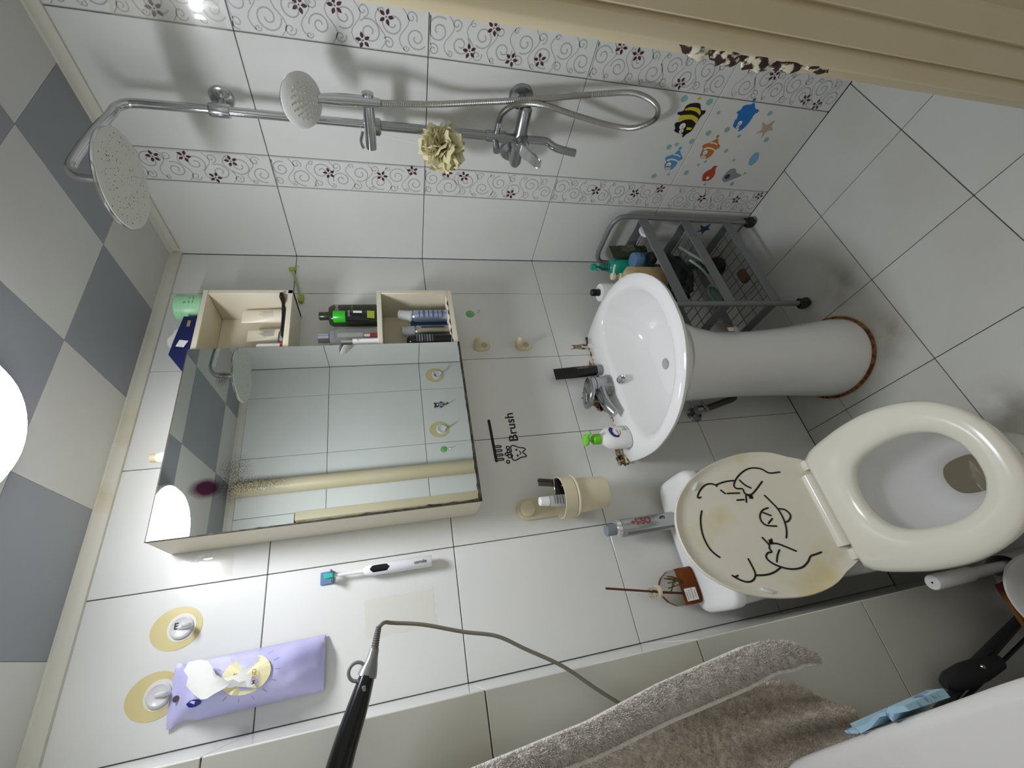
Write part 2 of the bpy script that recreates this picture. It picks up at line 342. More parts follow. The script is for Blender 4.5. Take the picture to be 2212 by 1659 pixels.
# ================================================================ wash basin on pedestal
def ray_r(poly, ang, c=(0, 0)):
    dx, dy = math.cos(ang), math.sin(ang); best = 0
    for (x1, y1), (x2, y2) in zip(poly, poly[1:] + poly[:1]):
        x1 -= c[0]; x2 -= c[0]; y1 -= c[1]; y2 -= c[1]; ex, ey = x2 - x1, y2 - y1; den = dx * ey - dy * ex
        if abs(den) < 1e-12: continue
        t = (x1 * ey - y1 * ex) / den; s = (x1 * dy - y1 * dx) / den
        if t > 0 and -1e-6 <= s <= 1 + 1e-6: best = max(best, t)
    return best
def ring_of(poly, c, n, z, k=1.0, shift=(0, 0), off=0.0, ymax=None, fn=None):
    out = []
    for i in range(n):
        a = 2 * math.pi * i / n; r = ray_r(poly, a, c) * k - off
        x, y = c[0] + shift[0] + r * math.cos(a), c[1] + shift[1] + r * math.sin(a)
        if ymax is not None: y = min(y, ymax)
        out.append((x, y, z if fn is None else fn(x, y, z)))
    return out
SX = 0.445
def sym(half): return half + [(-x, y) for x, y in half[::-1] if abs(x) > 1e-6]
out_half = [(0.0, 0.749), (0.06, 0.754), (0.12, 0.776), (0.18, 0.820), (0.233, 0.885), (0.264, 0.96), (0.277, 1.05), (0.270, 1.13), (0.256, 1.19), (0.248, 1.2245)]
in_half = [(0.0, 0.797), (0.06, 0.803), (0.12, 0.828), (0.175, 0.875), (0.215, 0.94), (0.238, 1.01), (0.233, 1.06), (0.205, 1.095), (0.15, 1.120), (0.09, 1.128), (0.0, 1.124)]
sm2 = lambda h: [(p.x, p.y) for p in spline([(x, y, 0) for x, y in h], 4)]
O = sym(sm2(out_half)); I = sym(sm2(in_half))
basin = thing('wash_basin', 'white oval pedestal wash basin with mould stained wall joint', 'basin', (SX, 0, 0))
N = 72; CC = (0.0, 1.0)
bm = new_bm(); RZ = 0.76
rings = [ring_of(O, CC, N, 0.60, 0.42, (0, 0.05)), ring_of(O, CC, N, 0.65, 0.62, (0, 0.03), ymax=1.2245), ring_of(O, CC, N, 0.70, 0.80, (0, 0.01), ymax=1.2245), ring_of(O, CC, N, 0.72, 0.885, (0, 0.004), ymax=1.2245), ring_of(O, CC, N, 0.736, 0.955, ymax=1.2245), ring_of(O, CC, N, 0.746, 0.992), ring_of(O, CC, N, 0.754, 1.0, off=0.001), ring_of(O, CC, N, RZ, 1.0, off=0.010),
         ring_of(I, CC, N, RZ + 0.001, 1.0, off=-0.010), ring_of(I, CC, N, RZ - 0.003, 1.0), ring_of(I, CC, N, RZ - 0.014, 1.0, off=0.006), ring_of(I, CC, N, 0.705, 0.90), ring_of(I, CC, N, 0.66, 0.76, (0.0, 0.005)), ring_of(I, CC, N, 0.630, 0.52, (0, 0.018)), ring_of(I, CC, N, 0.619, 0.28, (0, 0.026)), ring_of(I, CC, N, 0.616, 0.10, (0, 0.028))]
loft(bm, rings, True, True); obj('bowl', bm, M_WHITE, basin, ang=60)
bm = new_bm()
def ell(xc, yc, a, b, z, n=36, p=2.0):
    return [(xc + a * math.copysign(abs(math.cos(t)) ** (2 / p), math.cos(t)), yc + b * math.copysign(abs(math.sin(t)) ** (2 / p), math.sin(t)), z) for t in [2 * math.pi * i / n for i in range(n)]]
loft(bm, [ell(-0.032, 1.0, 0.127, 0.145, 0.0), ell(-0.032, 1.0, 0.127, 0.144, 0.02), ell(-0.030, 1.005, 0.120, 0.138, 0.10), ell(-0.026, 1.02, 0.108, 0.125, 0.22), ell(-0.021, 1.03, 0.102, 0.118, 0.36), ell(-0.016, 1.035, 0.106, 0.12, 0.48), ell(-0.010, 1.03, 0.116, 0.14, 0.58), ell(0, 1.03, 0.13, 0.155, 0.628)]); obj('pedestal', bm, M_WHITE, basin, ang=60)
bm = new_bm(); tube(bm, [Vector(p) + Vector((0, 0, 0.004)) for p in ell(-0.032, 1.0, 0.130, 0.148, 0.0, 60)], 0.0055, 6, closed=True); obj('floor_sealant', bm, M_RUST, basin)
bm = new_bm(); pts = [(x, 1.2215 + 0.001 * math.sin(x * 90), 0.757 + 0.004 * noise.noise(Vector((x * 40, 0, 0)))) for x in [-0.25 + 0.01 * i for i in range(51)]]
tube(bm, pts, [0.0045 + 0.003 * abs(noise.noise(Vector((p[0] * 25, 3, 0)))) for p in pts], 7); obj('wall_sealant', bm, M_CAULK, basin)
M_MOULD = mat('dark_mould_stain', '#54401f', 0.9, var=(90, '#b7a684', 0.42, 0.62))
def blot(bm, c, rx, rz, seed, nrm=(0, -1, 0), n=26):
    pts = []
    for i in range(n):
        a = 2 * math.pi * i / n; r = 1 + 0.9 * noise.noise(Vector((math.cos(a) * 1.7, math.sin(a) * 1.7, seed * 3.1)))
        pts.append(Vector(c) + Vector((rx * r * math.cos(a), 0, rz * r * math.sin(a))))
    flatpoly(bm, pts, nrm, 0.0004)
bm = new_bm()
for k, (x, z, a, b) in enumerate([(0.462, 0.795, .014, .030), (0.44, 0.81, .018, .030), (0.415, 0.795, .012, .026), (0.397, 0.785, .008, .018), (0.425, 0.778, .03, .014), (0.652, 0.80, .006, .035), (0.664, 0.785, .006, .024), (0.205, 0.768, .018, .016), (0.245, 0.775, .03, .009), (0.57, 0.772, .03, .006)]): blot(bm, (x - SX, YB - 0.0003, z), a, b, k)
obj_flat('mould_stain', bm, M_MOULD, basin, (0, -1, 0))['kind'] = 'stuff'
pl = thing('drain_plug', 'round chrome pop-up plug in the basin outlet', 'plug', (SX - 0.006, 1.028, 0.6155))
plathe(pl, 'flange', [(0.034, 0.0), (0.034, 0.004), (0.026, 0.0055), (0.024, 0.002), (0.0, 0.002)], M_CHROME_D, 32)
plathe(pl, 'stopper', [(0.0, 0.002), (0.019, 0.003), (0.021, 0.008), (0.018, 0.013), (0.0, 0.0145)], M_CHROME, 28)
ov = thing('overflow_ring', 'chrome overflow ring with dark hole in the basin', 'ring', (SX - 0.004, 1.1135, 0.744), (R(48), 0, 0))
plathe(ov, 'ring', [(0.0095, 0.0), (0.0155, 0.0), (0.0155, 0.003), (0.013, 0.005), (0.0095, 0.003)], M_CHROME, 24); plathe(ov, 'hole', [(0.0, 0.0), (0.010, 0.0), (0.010, 0.0012), (0.0, 0.0012)], M_DARK, 20)
# faucet
fa = thing('basin_faucet', 'worn chrome basin tap with broad loop lever', 'tap', (0.455, 1.170, 0.760)); fa.scale = (1.2, 1.2, 1.2)
plathe(fa, 'base', [(0.030, 0.0), (0.030, 0.006), (0.027, 0.010), (0.025, 0.03), (0.026, 0.048), (0.0, 0.052)], M_CHROME_D, 28)
bm = new_bm(); path = spline([(0, 0.0, 0.028), (0, -0.035, 0.036), (0, -0.075, 0.036), (0, -0.105, 0.026)], 5)
tube(bm, path, [0.020 - 0.0065 * i / (len(path) - 1) for i in range(len(path))], 14, flat=0.85); obj('spout', bm, M_CHROME_D, fa)
bm = new_bm()
lever = spline([(0.018, 0.012, 0.062), (0.031, -0.020, 0.070), (0.028, -0.048, 0.078), (0.0, -0.062, 0.081), (-0.028, -0.048, 0.078), (-0.031, -0.020, 0.070), (-0.018, 0.012, 0.062)], 5)
lathe(bm, [(0.0, 0.050), (0.026, 0.050), (0.027, 0.062), (0.020, 0.068), (0.0, 0.070)], 26)
tube(bm, lever, 0.0075, 10); obj('lever', bm, M_CHROME_D, fa)
# the tap is turned towards the toilet
fa.rotation_euler = (0, 0, R(-76))
# hand soap bottle
sp = thing('hand_soap_bottle', 'white hand soap bottle with lime green pump on the basin rim', 'bottle', (0.262, 1.163, 0.7605), (0, 0, R(14)))
plathe(sp, 'body', [(0.0, 0.0), (0.034, 0.0), (0.038, 0.005), (0.040, 0.03), (0.040, 0.055), (0.035, 0.075), (0.022, 0.090), (0.0145, 0.095), (0.0145, 0.098), (0.0, 0.098)], mat('white_soap_plastic', '#f1f1ee', 0.22), 32, sy=0.72, ang=60)
plathe(sp, 'collar', [(0.0, 0.098), (0.0165, 0.098), (0.0165, 0.117), (0.012, 0.122), (0.0, 0.122)], M_GREEN, 24)
pu = plathe(sp, 'pump', [(0.0, 0.122), (0.006, 0.122), (0.006, 0.136), (0.017, 0.138), (0.019, 0.143), (0.017, 0.148), (0.0, 0.149)], mat('lime_pump_plastic', '#86dd4a', 0.3, trans=0.15), 20, sx=1.0)
ptube(pu, 'nozzle', [(0.0, -0.01, 0.143), (0.0, -0.03, 0.142), (0.0, -0.036, 0.138)], 0.0055, mat('lime_pump_plastic', '#86dd4a'), 8)
yf = lambda x, z: -0.72 * math.sqrt(max(0.0400 ** 2 - x * x, 0)) - 0.0006
M_NAVY = mat('navy_print', '#1c2070', 0.35)
bm = new_bm(); arc = [(0.003 + 0.022 * math.cos(a), 0.052 + 0.021 * math.sin(a)) for a in [R(d) for d in range(20, 215, 13)]]; arc2 = [(0.001 + 0.014 * math.cos(a), 0.049 + 0.013 * math.sin(a)) for a in [R(d) for d in range(20, 215, 13)]]
for (a, b), (c, d) in zip(zip(arc, arc[1:]), zip(arc2, arc2[1:])): bm.faces.new([bm.verts.new((q[0], yf(q[0], 0), q[1])) for q in (a, b, d, c)])
obj_flat('logo_arc', bm, M_NAVY, sp, (0, -1, 0))
bm = new_bm(); ribbon(bm, [(q[0], yf(q[0], 0) - 0.0003, q[1]) for q in [(0.000 + 0.013 * math.cos(a), 0.047 + 0.010 * math.sin(a)) for a in [R(d) for d in range(170, 300, 12)]]], (0, -1, 0), 0.002, 0.0003); obj_flat('logo_swoosh', bm, mat('red_print', '#c4202c', 0.4), sp, (0, -1, 0))
text('Walch', 0.021, M_INK, sp, axes((1, 0, 0.1), (-0.1, 0, 1), (-0.011, -0.0298, 0.043)), bold=0.01)
bm = new_bm()
for k in range(5): bm.faces.new([bm.verts.new((x, yf(x, 0), z)) for x, z in ((0.004, 0.031 - .0045 * k), (0.024, 0.033 - .0045 * k), (0.024, 0.0305 - .0045 * k), (0.004, 0.0285 - .0045 * k))])
obj_flat('green_caption', bm, mat('green_print', '#8ad07c', 0.4), sp, (0, -1, 0))
# black tube leaning against the wall behind the tap
bt = thing('cream_tube', 'black squeeze tube standing on its cap against the wall behind the tap', 'tube', (0.528, 1.186, 0.7605), (R(-5), 0, 0))
def squeeze_tube(t, L, w, body, cap, capl=0.02, capr=None, capname='cap'):
    capr = capr or w * 0.42
    plathe(t, capname, [(0.0, 0.0), (capr, 0.0), (capr, capl), (0.0, capl)], cap, 22)
    bm = new_bm(); rr_ = []
    for z, a, b in ((capl, capr * 0.9, capr * 0.9), (capl + 0.012, w * 0.46, w * 0.40), (capl + L * 0.5, w * 0.49, w * 0.28), (capl + L * 0.93, w * 0.5, 0.003), (capl + L, w * 0.5, 0.0016)): rr_.append(ell(0, 0, a, b, z, 24))
    loft(bm, rr_); return obj('body', bm, body, t)
squeeze_tube(bt, 0.15, 0.044, M_BLACK, mat('grey_cap', '#8d9092', 0.3), 0.020, 0.019)
bm = new_bm()
for k, l in enumerate((0.04, 0.045, 0.03)): ribbon(bm, [(0.004 + 0.004 * k, -0.0155, 0.05), (0.004 + 0.004 * k, -0.0145, 0.05 + l)], (0, -1, 0), 0.0012, 0.001, False)
obj_flat('caption', bm, mat('tan_print', '#a08a6a', 0.5), bt, (0, -1, 0))
# stop valve and braided hose under the basin
va = thing('stop_valve', 'dark chrome stop valve and hose under the basin', 'valve', (0.345, 1.2255, 0.44))
plathe(va, 'flange', [(0.0, 0.0), (0.028, 0.0), (0.022, 0.008), (0.010, 0.010), (0.010, 0.045), (0.0, 0.045)], M_CHROME_D, 22, rot=(R(90), 0, 0))
plathe(va, 'body', [(0.0, -0.02), (0.013, -0.02), (0.013, 0.022), (0.0, 0.022)], M_CHROME_D, 16, loc=(0, -0.045, 0))
ptube(va, 'handle', [(-0.02, -0.062, -0.012), (0.02, -0.062, 0.004)], 0.0045, M_CHROME_D, 8)
ptube(va, 'hose', spline([(0.0, -0.045, -0.02), (0.012, -0.055, -0.08), (0.03, -0.06, -0.14), (0.07, -0.05, -0.10), (0.085, -0.05, 0.05)], 6), 0.011, mat('braided_hose', '#5c564c', 0.5, 0.6, bump=(400, 0.6)), 10)
# ================================================================ toilet
TX = -0.083
to = thing('toilet', 'white close-coupled toilet with raised ivory lid', 'toilet', (TX, 0, 0))
bowl_o = [(x, y) for x, y in sym(sm2([(0.0, 0.548), (0.055, 0.556), (0.105, 0.585), (0.142, 0.635), (0.158, 0.70), (0.160, 0.78), (0.152, 0.86), (0.140, 0.92), (0.125, 0.955), (0.0, 0.96)]))]
hole = sym(sm2([(0.0, 0.592), (0.035, 0.598), (0.068, 0.622), (0.088, 0.665), (0.094, 0.715), (0.088, 0.775), (0.07, 0.818), (0.035, 0.842), (0.0, 0.848)]))
bm = new_bm(); c0 = (0.0, 0.73)
loft(bm, [ell(0, 0.89, 0.115, 0.20, 0.0, N, 2.6), ell(0, 0.89, 0.113, 0.20, 0.03, N, 2.6), ell(0, 0.87, 0.100, 0.20, 0.12, N, 2.4), ring_of(bowl_o, c0, N, 0.24, 0.80, (0, 0.05)), ring_of(bowl_o, c0, N, 0.33, 0.95, (0, 0.012)), ring_of(bowl_o, c0, N, 0.385, 1.0), ring_of(bowl_o, c0, N, 0.398, 0.985), ring_of(hole, c0, N, 0.399, 1.0, off=-0.018), ring_of(hole, c0, N, 0.392, 1.0, off=-0.010), ring_of(hole, c0, N, 0.36, 1.0, off=-0.012), ring_of(hole, c0, N, 0.30, 0.92), ring_of(hole, c0, N, 0.25, 0.66, (0, 0.005)), ring_of(hole, c0, N, 0.225, 0.44, (0, 0.005)), ring_of(hole, c0, N, 0.17, 0.36, (0, 0.005)), ring_of(hole, c0, N, 0.16, 0.1, (0, 0.005))])
obj('bowl', bm, M_WHITE, to, ang=60)
bm = new_bm(); flatpoly(bm, ring_of(hole, c0, N, 0.215, 0.46, (0, 0.005)), (0, 0, 1)); obj_flat('water', bm, mat('toilet_water', '#8f8871', 0.03, trans=0.35, ior=1.33), to, (0, 0, 1))
bm = new_bm(); loft(bm, [[Vector(p) for p in ring_of(hole, c0, 40, z, k, (0, 0.005))] for z, k in ((0.2345, 0.53), (0.2175, 0.43))], False, False); obj('waterline_stain', bm, mat('limescale_stain', '#b9ad87', 0.5, var=(30, '#e2e0d6', 0.4, 0.7)), to)
bm = new_bm(); box(bm, (0, 1.055, 0.27), (0.30, 0.25, 0.255), 0.03, 3); obj('rear_deck', bm, M_WHITE, to)
def rrect(xc, yc, a, b, z, p=5, n=48): return ell(xc, yc, a, b, z, n, p)
TKX = 0.0105
bm = new_bm(); loft(bm, [rrect(TKX, 1.123, 0.155, 0.080, 0.385), rrect(TKX, 1.123, 0.165, 0.085, 0.42), rrect(TKX, 1.122, 0.172, 0.088, 0.60), rrect(TKX, 1.122, 0.174, 0.089, 0.660)]); obj('tank', bm, M_WHITE, to, ang=50)
bm = new_bm(); loft(bm, [rrect(TKX, 1.121, 0.172, 0.090, 0.663), rrect(TKX, 1.121, 0.178, 0.095, 0.667), rrect(TKX, 1.121, 0.178, 0.095, 0.690), rrect(TKX, 1.121, 0.172, 0.090, 0.699), rrect(TKX, 1.121, 0.160, 0.080, 0.701)]); obj('tank_lid', bm, M_WHITE, to, ang=50)
# seat ring
so = sym(sm2([(0.0, 0.536), (0.05, 0.542), (0.10, 0.568), (0.142, 0.622), (0.165, 0.70), (0.168, 0.78), (0.160, 0.85), (0.148, 0.905), (0.125, 0.928), (0.0, 0.930)]))
bm = new_bm(); sr = [ring_of(hole, c0, N, 0.402, 1.0, off=0.002), ring_of(hole, c0, N, 0.414, 1.0, off=0.001), ring_of(hole, c0, N, 0.421, 1.0, off=-0.006), ring_of(hole, c0, N, 0.425, 1.0, off=-0.022), ring_of(so, c0, N, 0.425, 1.0, off=0.016), ring_of(so, c0, N, 0.420, 1.0, off=0.004), ring_of(so, c0, N, 0.411, 1.0), ring_of(so, c0, N, 0.402, 1.0, off=0.003)]
loft(bm, sr + [sr[0]], False, False); bmesh.ops.remove_doubles(bm, verts=bm.verts, dist=1e-6); obj('seat', bm, M_SEAT, to, ang=60)
bm = new_bm(); tube(bm, [(-0.083, 0.938, 0.424), (0.095, 0.938, 0.424)], 0.0155, 18); box(bm, (0.006, 0.925, 0.413), (0.178, 0.028, 0.018), 0.004); obj('hinge_barrel', bm, M_SEAT, to)
# raised lid
LT = thing('x', '', ''); bpy.data.objects.remove(LT)
e_ = Vector((0, 0.085, 0.365)).normalized(); LM = axes((1, 0, 0), e_, (0.0, 0.945, 0.425))   # local z = towards the doorway
if (LM.to_3x3() @ Vector((0, 0, 1))).y > 0: pass
lh = sm2([(0.0, 0.382), (0.04, 0.377), (0.09, 0.352), (0.135, 0.300), (0.163, 0.236), (0.1765, 0.165), (0.176, 0.11), (0.165, 0.06), (0.145, 0.022), (0.135, -0.004), (0.122, -0.024), (0.105, -0.032), (0.0, -0.032)])
lo = sym(lh); cl = (0.0, 0.17)
def lr(k, n_, off=0.0): return [(x, y, n_) for x, y, _ in ring_of(lo, cl, N, 0, k, off=off)]
lid = bpy.data.objects.new('lid', None)
bpy.data.objects.remove(lid)
bm = new_bm(); loft(bm, [lr(0.93, -0.012), lr(0.985, -0.009), lr(1.0, -0.002), lr(1.0, 0.006), lr(1.0, 0.009, 0.002), lr(1.0, 0.008, 0.005), lr(1.0, 0.003, 0.009), lr(0.86, 0.001, 0.004), lr(0.2, 0.001)])
lid = obj('lid', bm, M_LID, to, mtx=Matrix.Translation((0.008, 0, 0)) @ LM, ang=60)
for sx_ in (-0.112, 0.112):
    bm = new_bm(); box(bm, (sx_, -0.018, 0.012), (0.026, 0.030, 0.022), 0.004, 2); obj('hinge_lug', bm, M_SEAT, lid)
for sx_, sy_, a in ((0.115, 0.292, -48), (-0.150, 0.225, 62)):
    bm = new_bm(); box(bm, (0, 0, 0.004), (0.026, 0.008, 0.009), 0.003, 2); obj('buffer', bm, M_WPLAST, lid, (sx_, sy_, 0), (0, 0, R(a)))
LIDL = [[(0.0355, 0.0591), (0.0382, 0.087), (0.0517, 0.1017), (0.0582, 0.1173), (0.0596, 0.1354), (0.0531, 0.1571), (0.041, 0.1772), (0.0279, 0.1903), (0.0206, 0.1925), (0.0146, 0.1879), (0.0116, 0.175), (0.0017, 0.1743), (-0.0041, 0.1705), (-0.0063, 0.1586), (0.003, 0.1411), (0.0202, 0.1163)], [(0.0348, 0.1721), (0.0203, 0.1643), (0.0095, 0.1524)], [(0.0363, 0.1865), (0.038, 0.2089), (0.0345, 0.2353), (0.0304, 0.2371)], [(0.0328, 0.2361), (0.0399, 0.25), (0.0386, 0.2663), (0.0278, 0.2838), (0.0148, 0.2956), (0.0101, 0.2949), (0.0109, 0.2886)], [(0.0184, 0.2306), (0.0081, 0.2234)], [(0.0075, 0.2179), (0.0026, 0.1869)], [(-0.0049, 0.1727), (-0.0229, 0.1798)], [(-0.0136, 0.2008), (-0.0155, 0.1831)], [(-0.0048, 0.1695), (-0.016, 0.1606)], [(-0.0229, 0.3), (-0.0414, 0.3108), (-0.0661, 0.3185), (-0.0889, 0.3205), (-0.1124, 0.3168), (-0.1273, 0.3085), (-0.136, 0.3009)], [(-0.0466, 0.1329), (-0.0493, 0.1483), (-0.0581, 0.1595), (-0.0692, 0.1644), (-0.0803, 0.1622), (-0.0872, 0.1543), (-0.0928, 0.1332)], [(-0.0555, 0.1501), (-0.0659, 0.1349)], [(-0.0736, 0.1349), (-0.0827, 0.1495)], [(-0.0155, 0.1266), (-0.0342, 0.1178), (-0.0541, 0.1098), (-0.0751, 0.1078), (-0.0937, 0.1098), (-0.1092, 0.1148), (-0.1227, 0.1228)], [(-0.0539, 0.1072), (-0.0584, 0.0941), (-0.0694, 0.087), (-0.0787, 0.0888), (-0.0864, 0.0984), (-0.0876, 0.1071)], [(-0.1119, 0.1801), (-0.1305, 0.172), (-0.1389, 0.1749), (-0.1471, 0.1729), (-0.1475, 0.1828), (-0.1537, 0.1908), (-0.1626, 0.1903), (-0.1728, 0.1821), (-0.1816, 0.1697), (-0.1892, 0.1543), (-0.1931, 0.1371), (-0.1924, 0.1175), (-0.1839, 0.0996), (-0.1732, 0.0865), (-0.1715, 0.0721), (-0.1694, 0.0574)], [(-0.1288, 0.1687), (-0.1316, 0.1516), (-0.1434, 0.133), (-0.1561, 0.1151)], [(-0.1191, 0.1601), (-0.1293, 0.1664)], [(-0.1464, 0.1529), (-0.1567, 0.1631), (-0.1704, 0.1717)], [(-0.1836, 0.1683), (-0.1909, 0.1888), (-0.1927, 0.2112), (-0.1892, 0.2345)], [(-0.152, 0.2355), (-0.1697, 0.2336), (-0.1848, 0.2335), (-0.1943, 0.2393), (-0.1996, 0.2501), (-0.1982, 0.2636), (-0.1905, 0.2766), (-0.1799, 0.2884)], [(-0.184, 0.2831), (-0.1822, 0.2757)]]
bm = new_bm()
for st in LIDL: ribbon(bm, spline([(a + 0.075, b, 0.0014) for a, b in st], 4) if len(st) > 2 else [(a + 0.075, b, 0.0014) for a, b in st], (0, 0, 1), 0.0042, 0.0006)
for a, b in (((-0.0125), 0.1625), (-0.124, 0.164)): flatpoly(bm, [(a + 0.075 + u, b + v, 0.0015) for u, v in ((-.005, -.004), (.004, -.006), (.005, .004), (-.004, .006))], (0, 0, 1))
obj_flat('line_drawing', bm, M_INK, lid, (0, 0, 1))
# ================================================================ shower column
sh = thing('shower_column', 'chrome exposed shower column with mixer and round rain head', 'shower', (XR, 0.692, 1.065))
PX = -0.070
ptube(sh, 'riser', [(PX, 0, 0.0), (PX, 0, 0.42)], 0.0125, M_CHROME_D, 16)
ptube(sh, 'upper_riser', spline([(PX, 0, 0.41), (PX, 0, 0.60), (PX, 0, 0.80), (PX, 0.001, 0.93)], 4) + spline([(PX, 0.001, 0.945), (PX - 0.004, 0.002, 0.972), (PX - 0.022, 0.004, 0.990), (PX - 0.05, 0.005, 0.994), (-0.20, 0.006, 1.010), (-0.285, 0.007, 1.019), (-0.322, 0.008, 1.018), (-0.343, 0.008, 1.004), (-0.350, 0.008, 0.984), (-0.351, 0.008, 0.930)], 6), 0.0105, M_CHROME, 16)
plathe(sh, 'riser_joint', [(0.0155, 0.0), (0.0165, 0.004), (0.0165, 0.04), (0.0155, 0.044)], M_CHROME, 22, loc=(PX, 0, 0.755))
wb_ = plathe(sh, 'wall_bracket', [(0.0, 0.0), (0.030, 0.0), (0.027, 0.006), (0.010, 0.010), (0.008, 0.012), (0.008, 0.062), (0.0, 0.062)], M_CHROME, 24, loc=(0, 0.005, 0.783), rot=(0, R(-90), 0))
rh = bpy.data.objects.new('rain_head', None); bpy.data.objects.remove(rh)
hx, hy, hz = -0.352, 0.008, 0.918
rh = plathe(sh, 'rain_head', [(0.0, 0.0), (0.098, 0.0), (0.1005, 0.002), (0.101, 0.004), (0.099, 0.007), (0.03, 0.010), (0.016, 0.016), (0.013, 0.03), (0.0, 0.03)], M_CHROME, 64, loc=(hx, hy, hz))
bm = new_bm(); lathe(bm, [(0.0, -0.0006), (0.0975, -0.0006), (0.0975, 0.0004), (0.0, 0.0004)], 64); obj('spray_plate', bm, mat('limescaled_plate', '#d2d3c8', 0.35), rh)
bm = new_bm(); rr = random.Random(3)
for k in range(170):
    r = 0.09 * math.sqrt(rr.random()); a = rr.random() * 6.283; disc(bm, (r * math.cos(a), r * math.sin(a), -0.0006), (0, 0, -1), rr.uniform(0.0006, 0.0015), 0.0003, 6)
obj_flat('nozzle_specks', bm, mat('nozzle_dirt', '#5c5948', 0.7), rh, (0, 0, -1))['kind'] = 'stuff'
# slider and hand-shower holder
sl = plathe(sh, 'slider', [(0.0, -0.085), (0.0145, -0.085), (0.0145, 0.055), (0.0, 0.055)], M_CHROME, 22, loc=(-0.105, -0.012, 0.420), rot=(R(-90), 0, 0))
pbox(sh, 'slider_block', (-0.077, 0.0, 0.4125), (0.036, 0.034, 0.042), M_CHROME_D, 0.006, 2)
ptube(sh, 'slider_lever', spline([(-0.085, 0.012, 0.440), (-0.10, 0.03, 0.446), (-0.112, 0.042, 0.440)], 4), 0.004, M_CHROME_D, 8)
# mixer
bm = new_bm(); lathe(bm, [(0.0, -0.095), (0.012, -0.093), (0.0185, -0.085), (0.0185, -0.02), (0.0225, -0.012), (0.0225, 0.020), (0.0185, 0.028), (0.0185, 0.070), (0.012, 0.083), (0.0, 0.085)], 24); obj('mixer_body', bm, M_CHROME_D, sh, (PX, 0, 0.0), (R(-90), 0, 0))
for yy in (-0.082, 0.075):
    bm = new_bm(); lathe(bm, [(0.0, 0.0), (0.036, 0.0), (0.031, 0.010), (0.014, 0.014), (0.0135, 0.016), (0.0135, 0.066), (0.0, 0.066)], 26); obj('wall_union', bm, M_CHROME_D, sh, (0, yy, 0.0), (0, R(-90), 0))
ptube(sh, 'bath_spout', spline([(PX, 0.0, -0.015), (PX, 0.0, -0.065), (PX - 0.004, 0.0, -0.085), (PX - 0.022, 0.003, -0.105), (PX - 0.032, 0.004, -0.13), (PX - 0.038, 0.006, -0.168)], 6), 0.0112, M_CHROME_D, 16)
bm = new_bm(); lathe(bm, [(0.0, 0.0), (0.020, 0.0), (0.021, 0.02), (0.018, 0.030), (0.0, 0.032)], 22); obj('lever_hub', bm, M_CHROME_D, sh, (PX - 0.018, 0.0, 0.0), (0, R(-90), 0))
bm = new_bm(); loft(bm, [[(x, y * s, z0 + zz) for y, zz in [(-0.02, -0.006), (0.02, -0.006), (0.02, 0.006), (-0.02, 0.006)]] for x, s, z0 in [(PX - 0.035, 1.0, 0.002), (PX - 0.06, 1.0, 0.0), (PX - 0.10, 0.85, -0.022), (PX - 0.125, 0.65, -0.036)]]); bmesh.ops.bevel(bm, geom=list(bm.edges), offset=0.004, segments=2, affect='EDGES'); obj('lever', bm, M_CHROME, sh)
dv = plathe(sh, 'diverter', [(0.0, -0.028), (0.016, -0.028), (0.017, -0.02), (0.014, 0.0), (0.016, 0.02), (0.014, 0.03), (0.0, 0.03)], M_CHROME_D, 20, loc=(PX, 0.0, 0.072))
ptube(sh, 'diverter_knob', [(PX - 0.010, 0.010, 0.072), (PX - 0.040, 0.020, 0.072)], [0.008, 0.011], M_CHROME_D, 12)
ptube(sh, 'hose_outlet', [(PX, -0.008, 0.072), (PX, -0.042, 0.070)], 0.0085, M_CHROME_D, 14)
# hand shower with flexible hose
hs = thing('hand_shower', 'white faced hand shower on a ribbed steel hose', 'shower head', (0.985, 0.612, 1.465))
ptube(hs, 'handle', spline([(0.005, 0.0, -0.01), (0.002, -0.001, 0.05), (-0.004, -0.002, 0.10), (-0.012, -0.004, 0.135)], 5), [0.0105 + 0.0035 * math.sin(math.pi * i / 15) for i in range(16)], M_CHROME, 18)
HM = axes((0.30, -0.95, 0), Vector((0.30, -0.95, 0)).cross(Vector((-0.52, -0.18, -0.70))).normalized() * -1, (-0.040, -0.010, 0.168))
hn = Vector((-0.62, -0.22, -0.75)).normalized(); hx_ = hn.cross(Vector((0, 0, 1))).normalized(); hy_ = hn.cross(hx_)
HM = Matrix(((hx_.x, hy_.x, hn.x, -0.040), (hx_.y, hy_.y, hn.y, -0.010), (hx_.z, hy_.z, hn.z, 0.168), (0, 0, 0, 1)))
bm = new_bm(); lathe(bm, [(0.0, -0.030), (0.020, -0.028), (0.045, -0.016), (0.056, -0.004), (0.057, 0.0), (0.0, 0.0)], 40); hd = obj('head', bm, M_CHROME, hs, mtx=HM)
bm = new_bm(); lathe(bm, [(0.0, 0.0005), (0.0575, 0.0005), (0.0575, 0.004), (0.050, 0.009), (0.0, 0.0095)], 40); obj('spray_face', bm, mat('pale_spray_face', '#dededa', 0.3), hd)
bm = new_bm()
for rad, cnt in ((0.008, 5), (0.018, 9), (0.028, 13), (0.038, 18)):
    for q in range(cnt): a = q * 6.2832 / cnt; lathe(bm, [(0.0022, 0.009), (0.0018, 0.0112), (0.0, 0.0115)], 6, c=(rad * math.cos(a), rad * math.sin(a), 0))
obj('nozzles', bm, mat('silicone_nozzle', '#b9b7a4', 0.5), hd)['kind'] = 'stuff'
W0 = Vector((0.985, 0.612, 1.465))
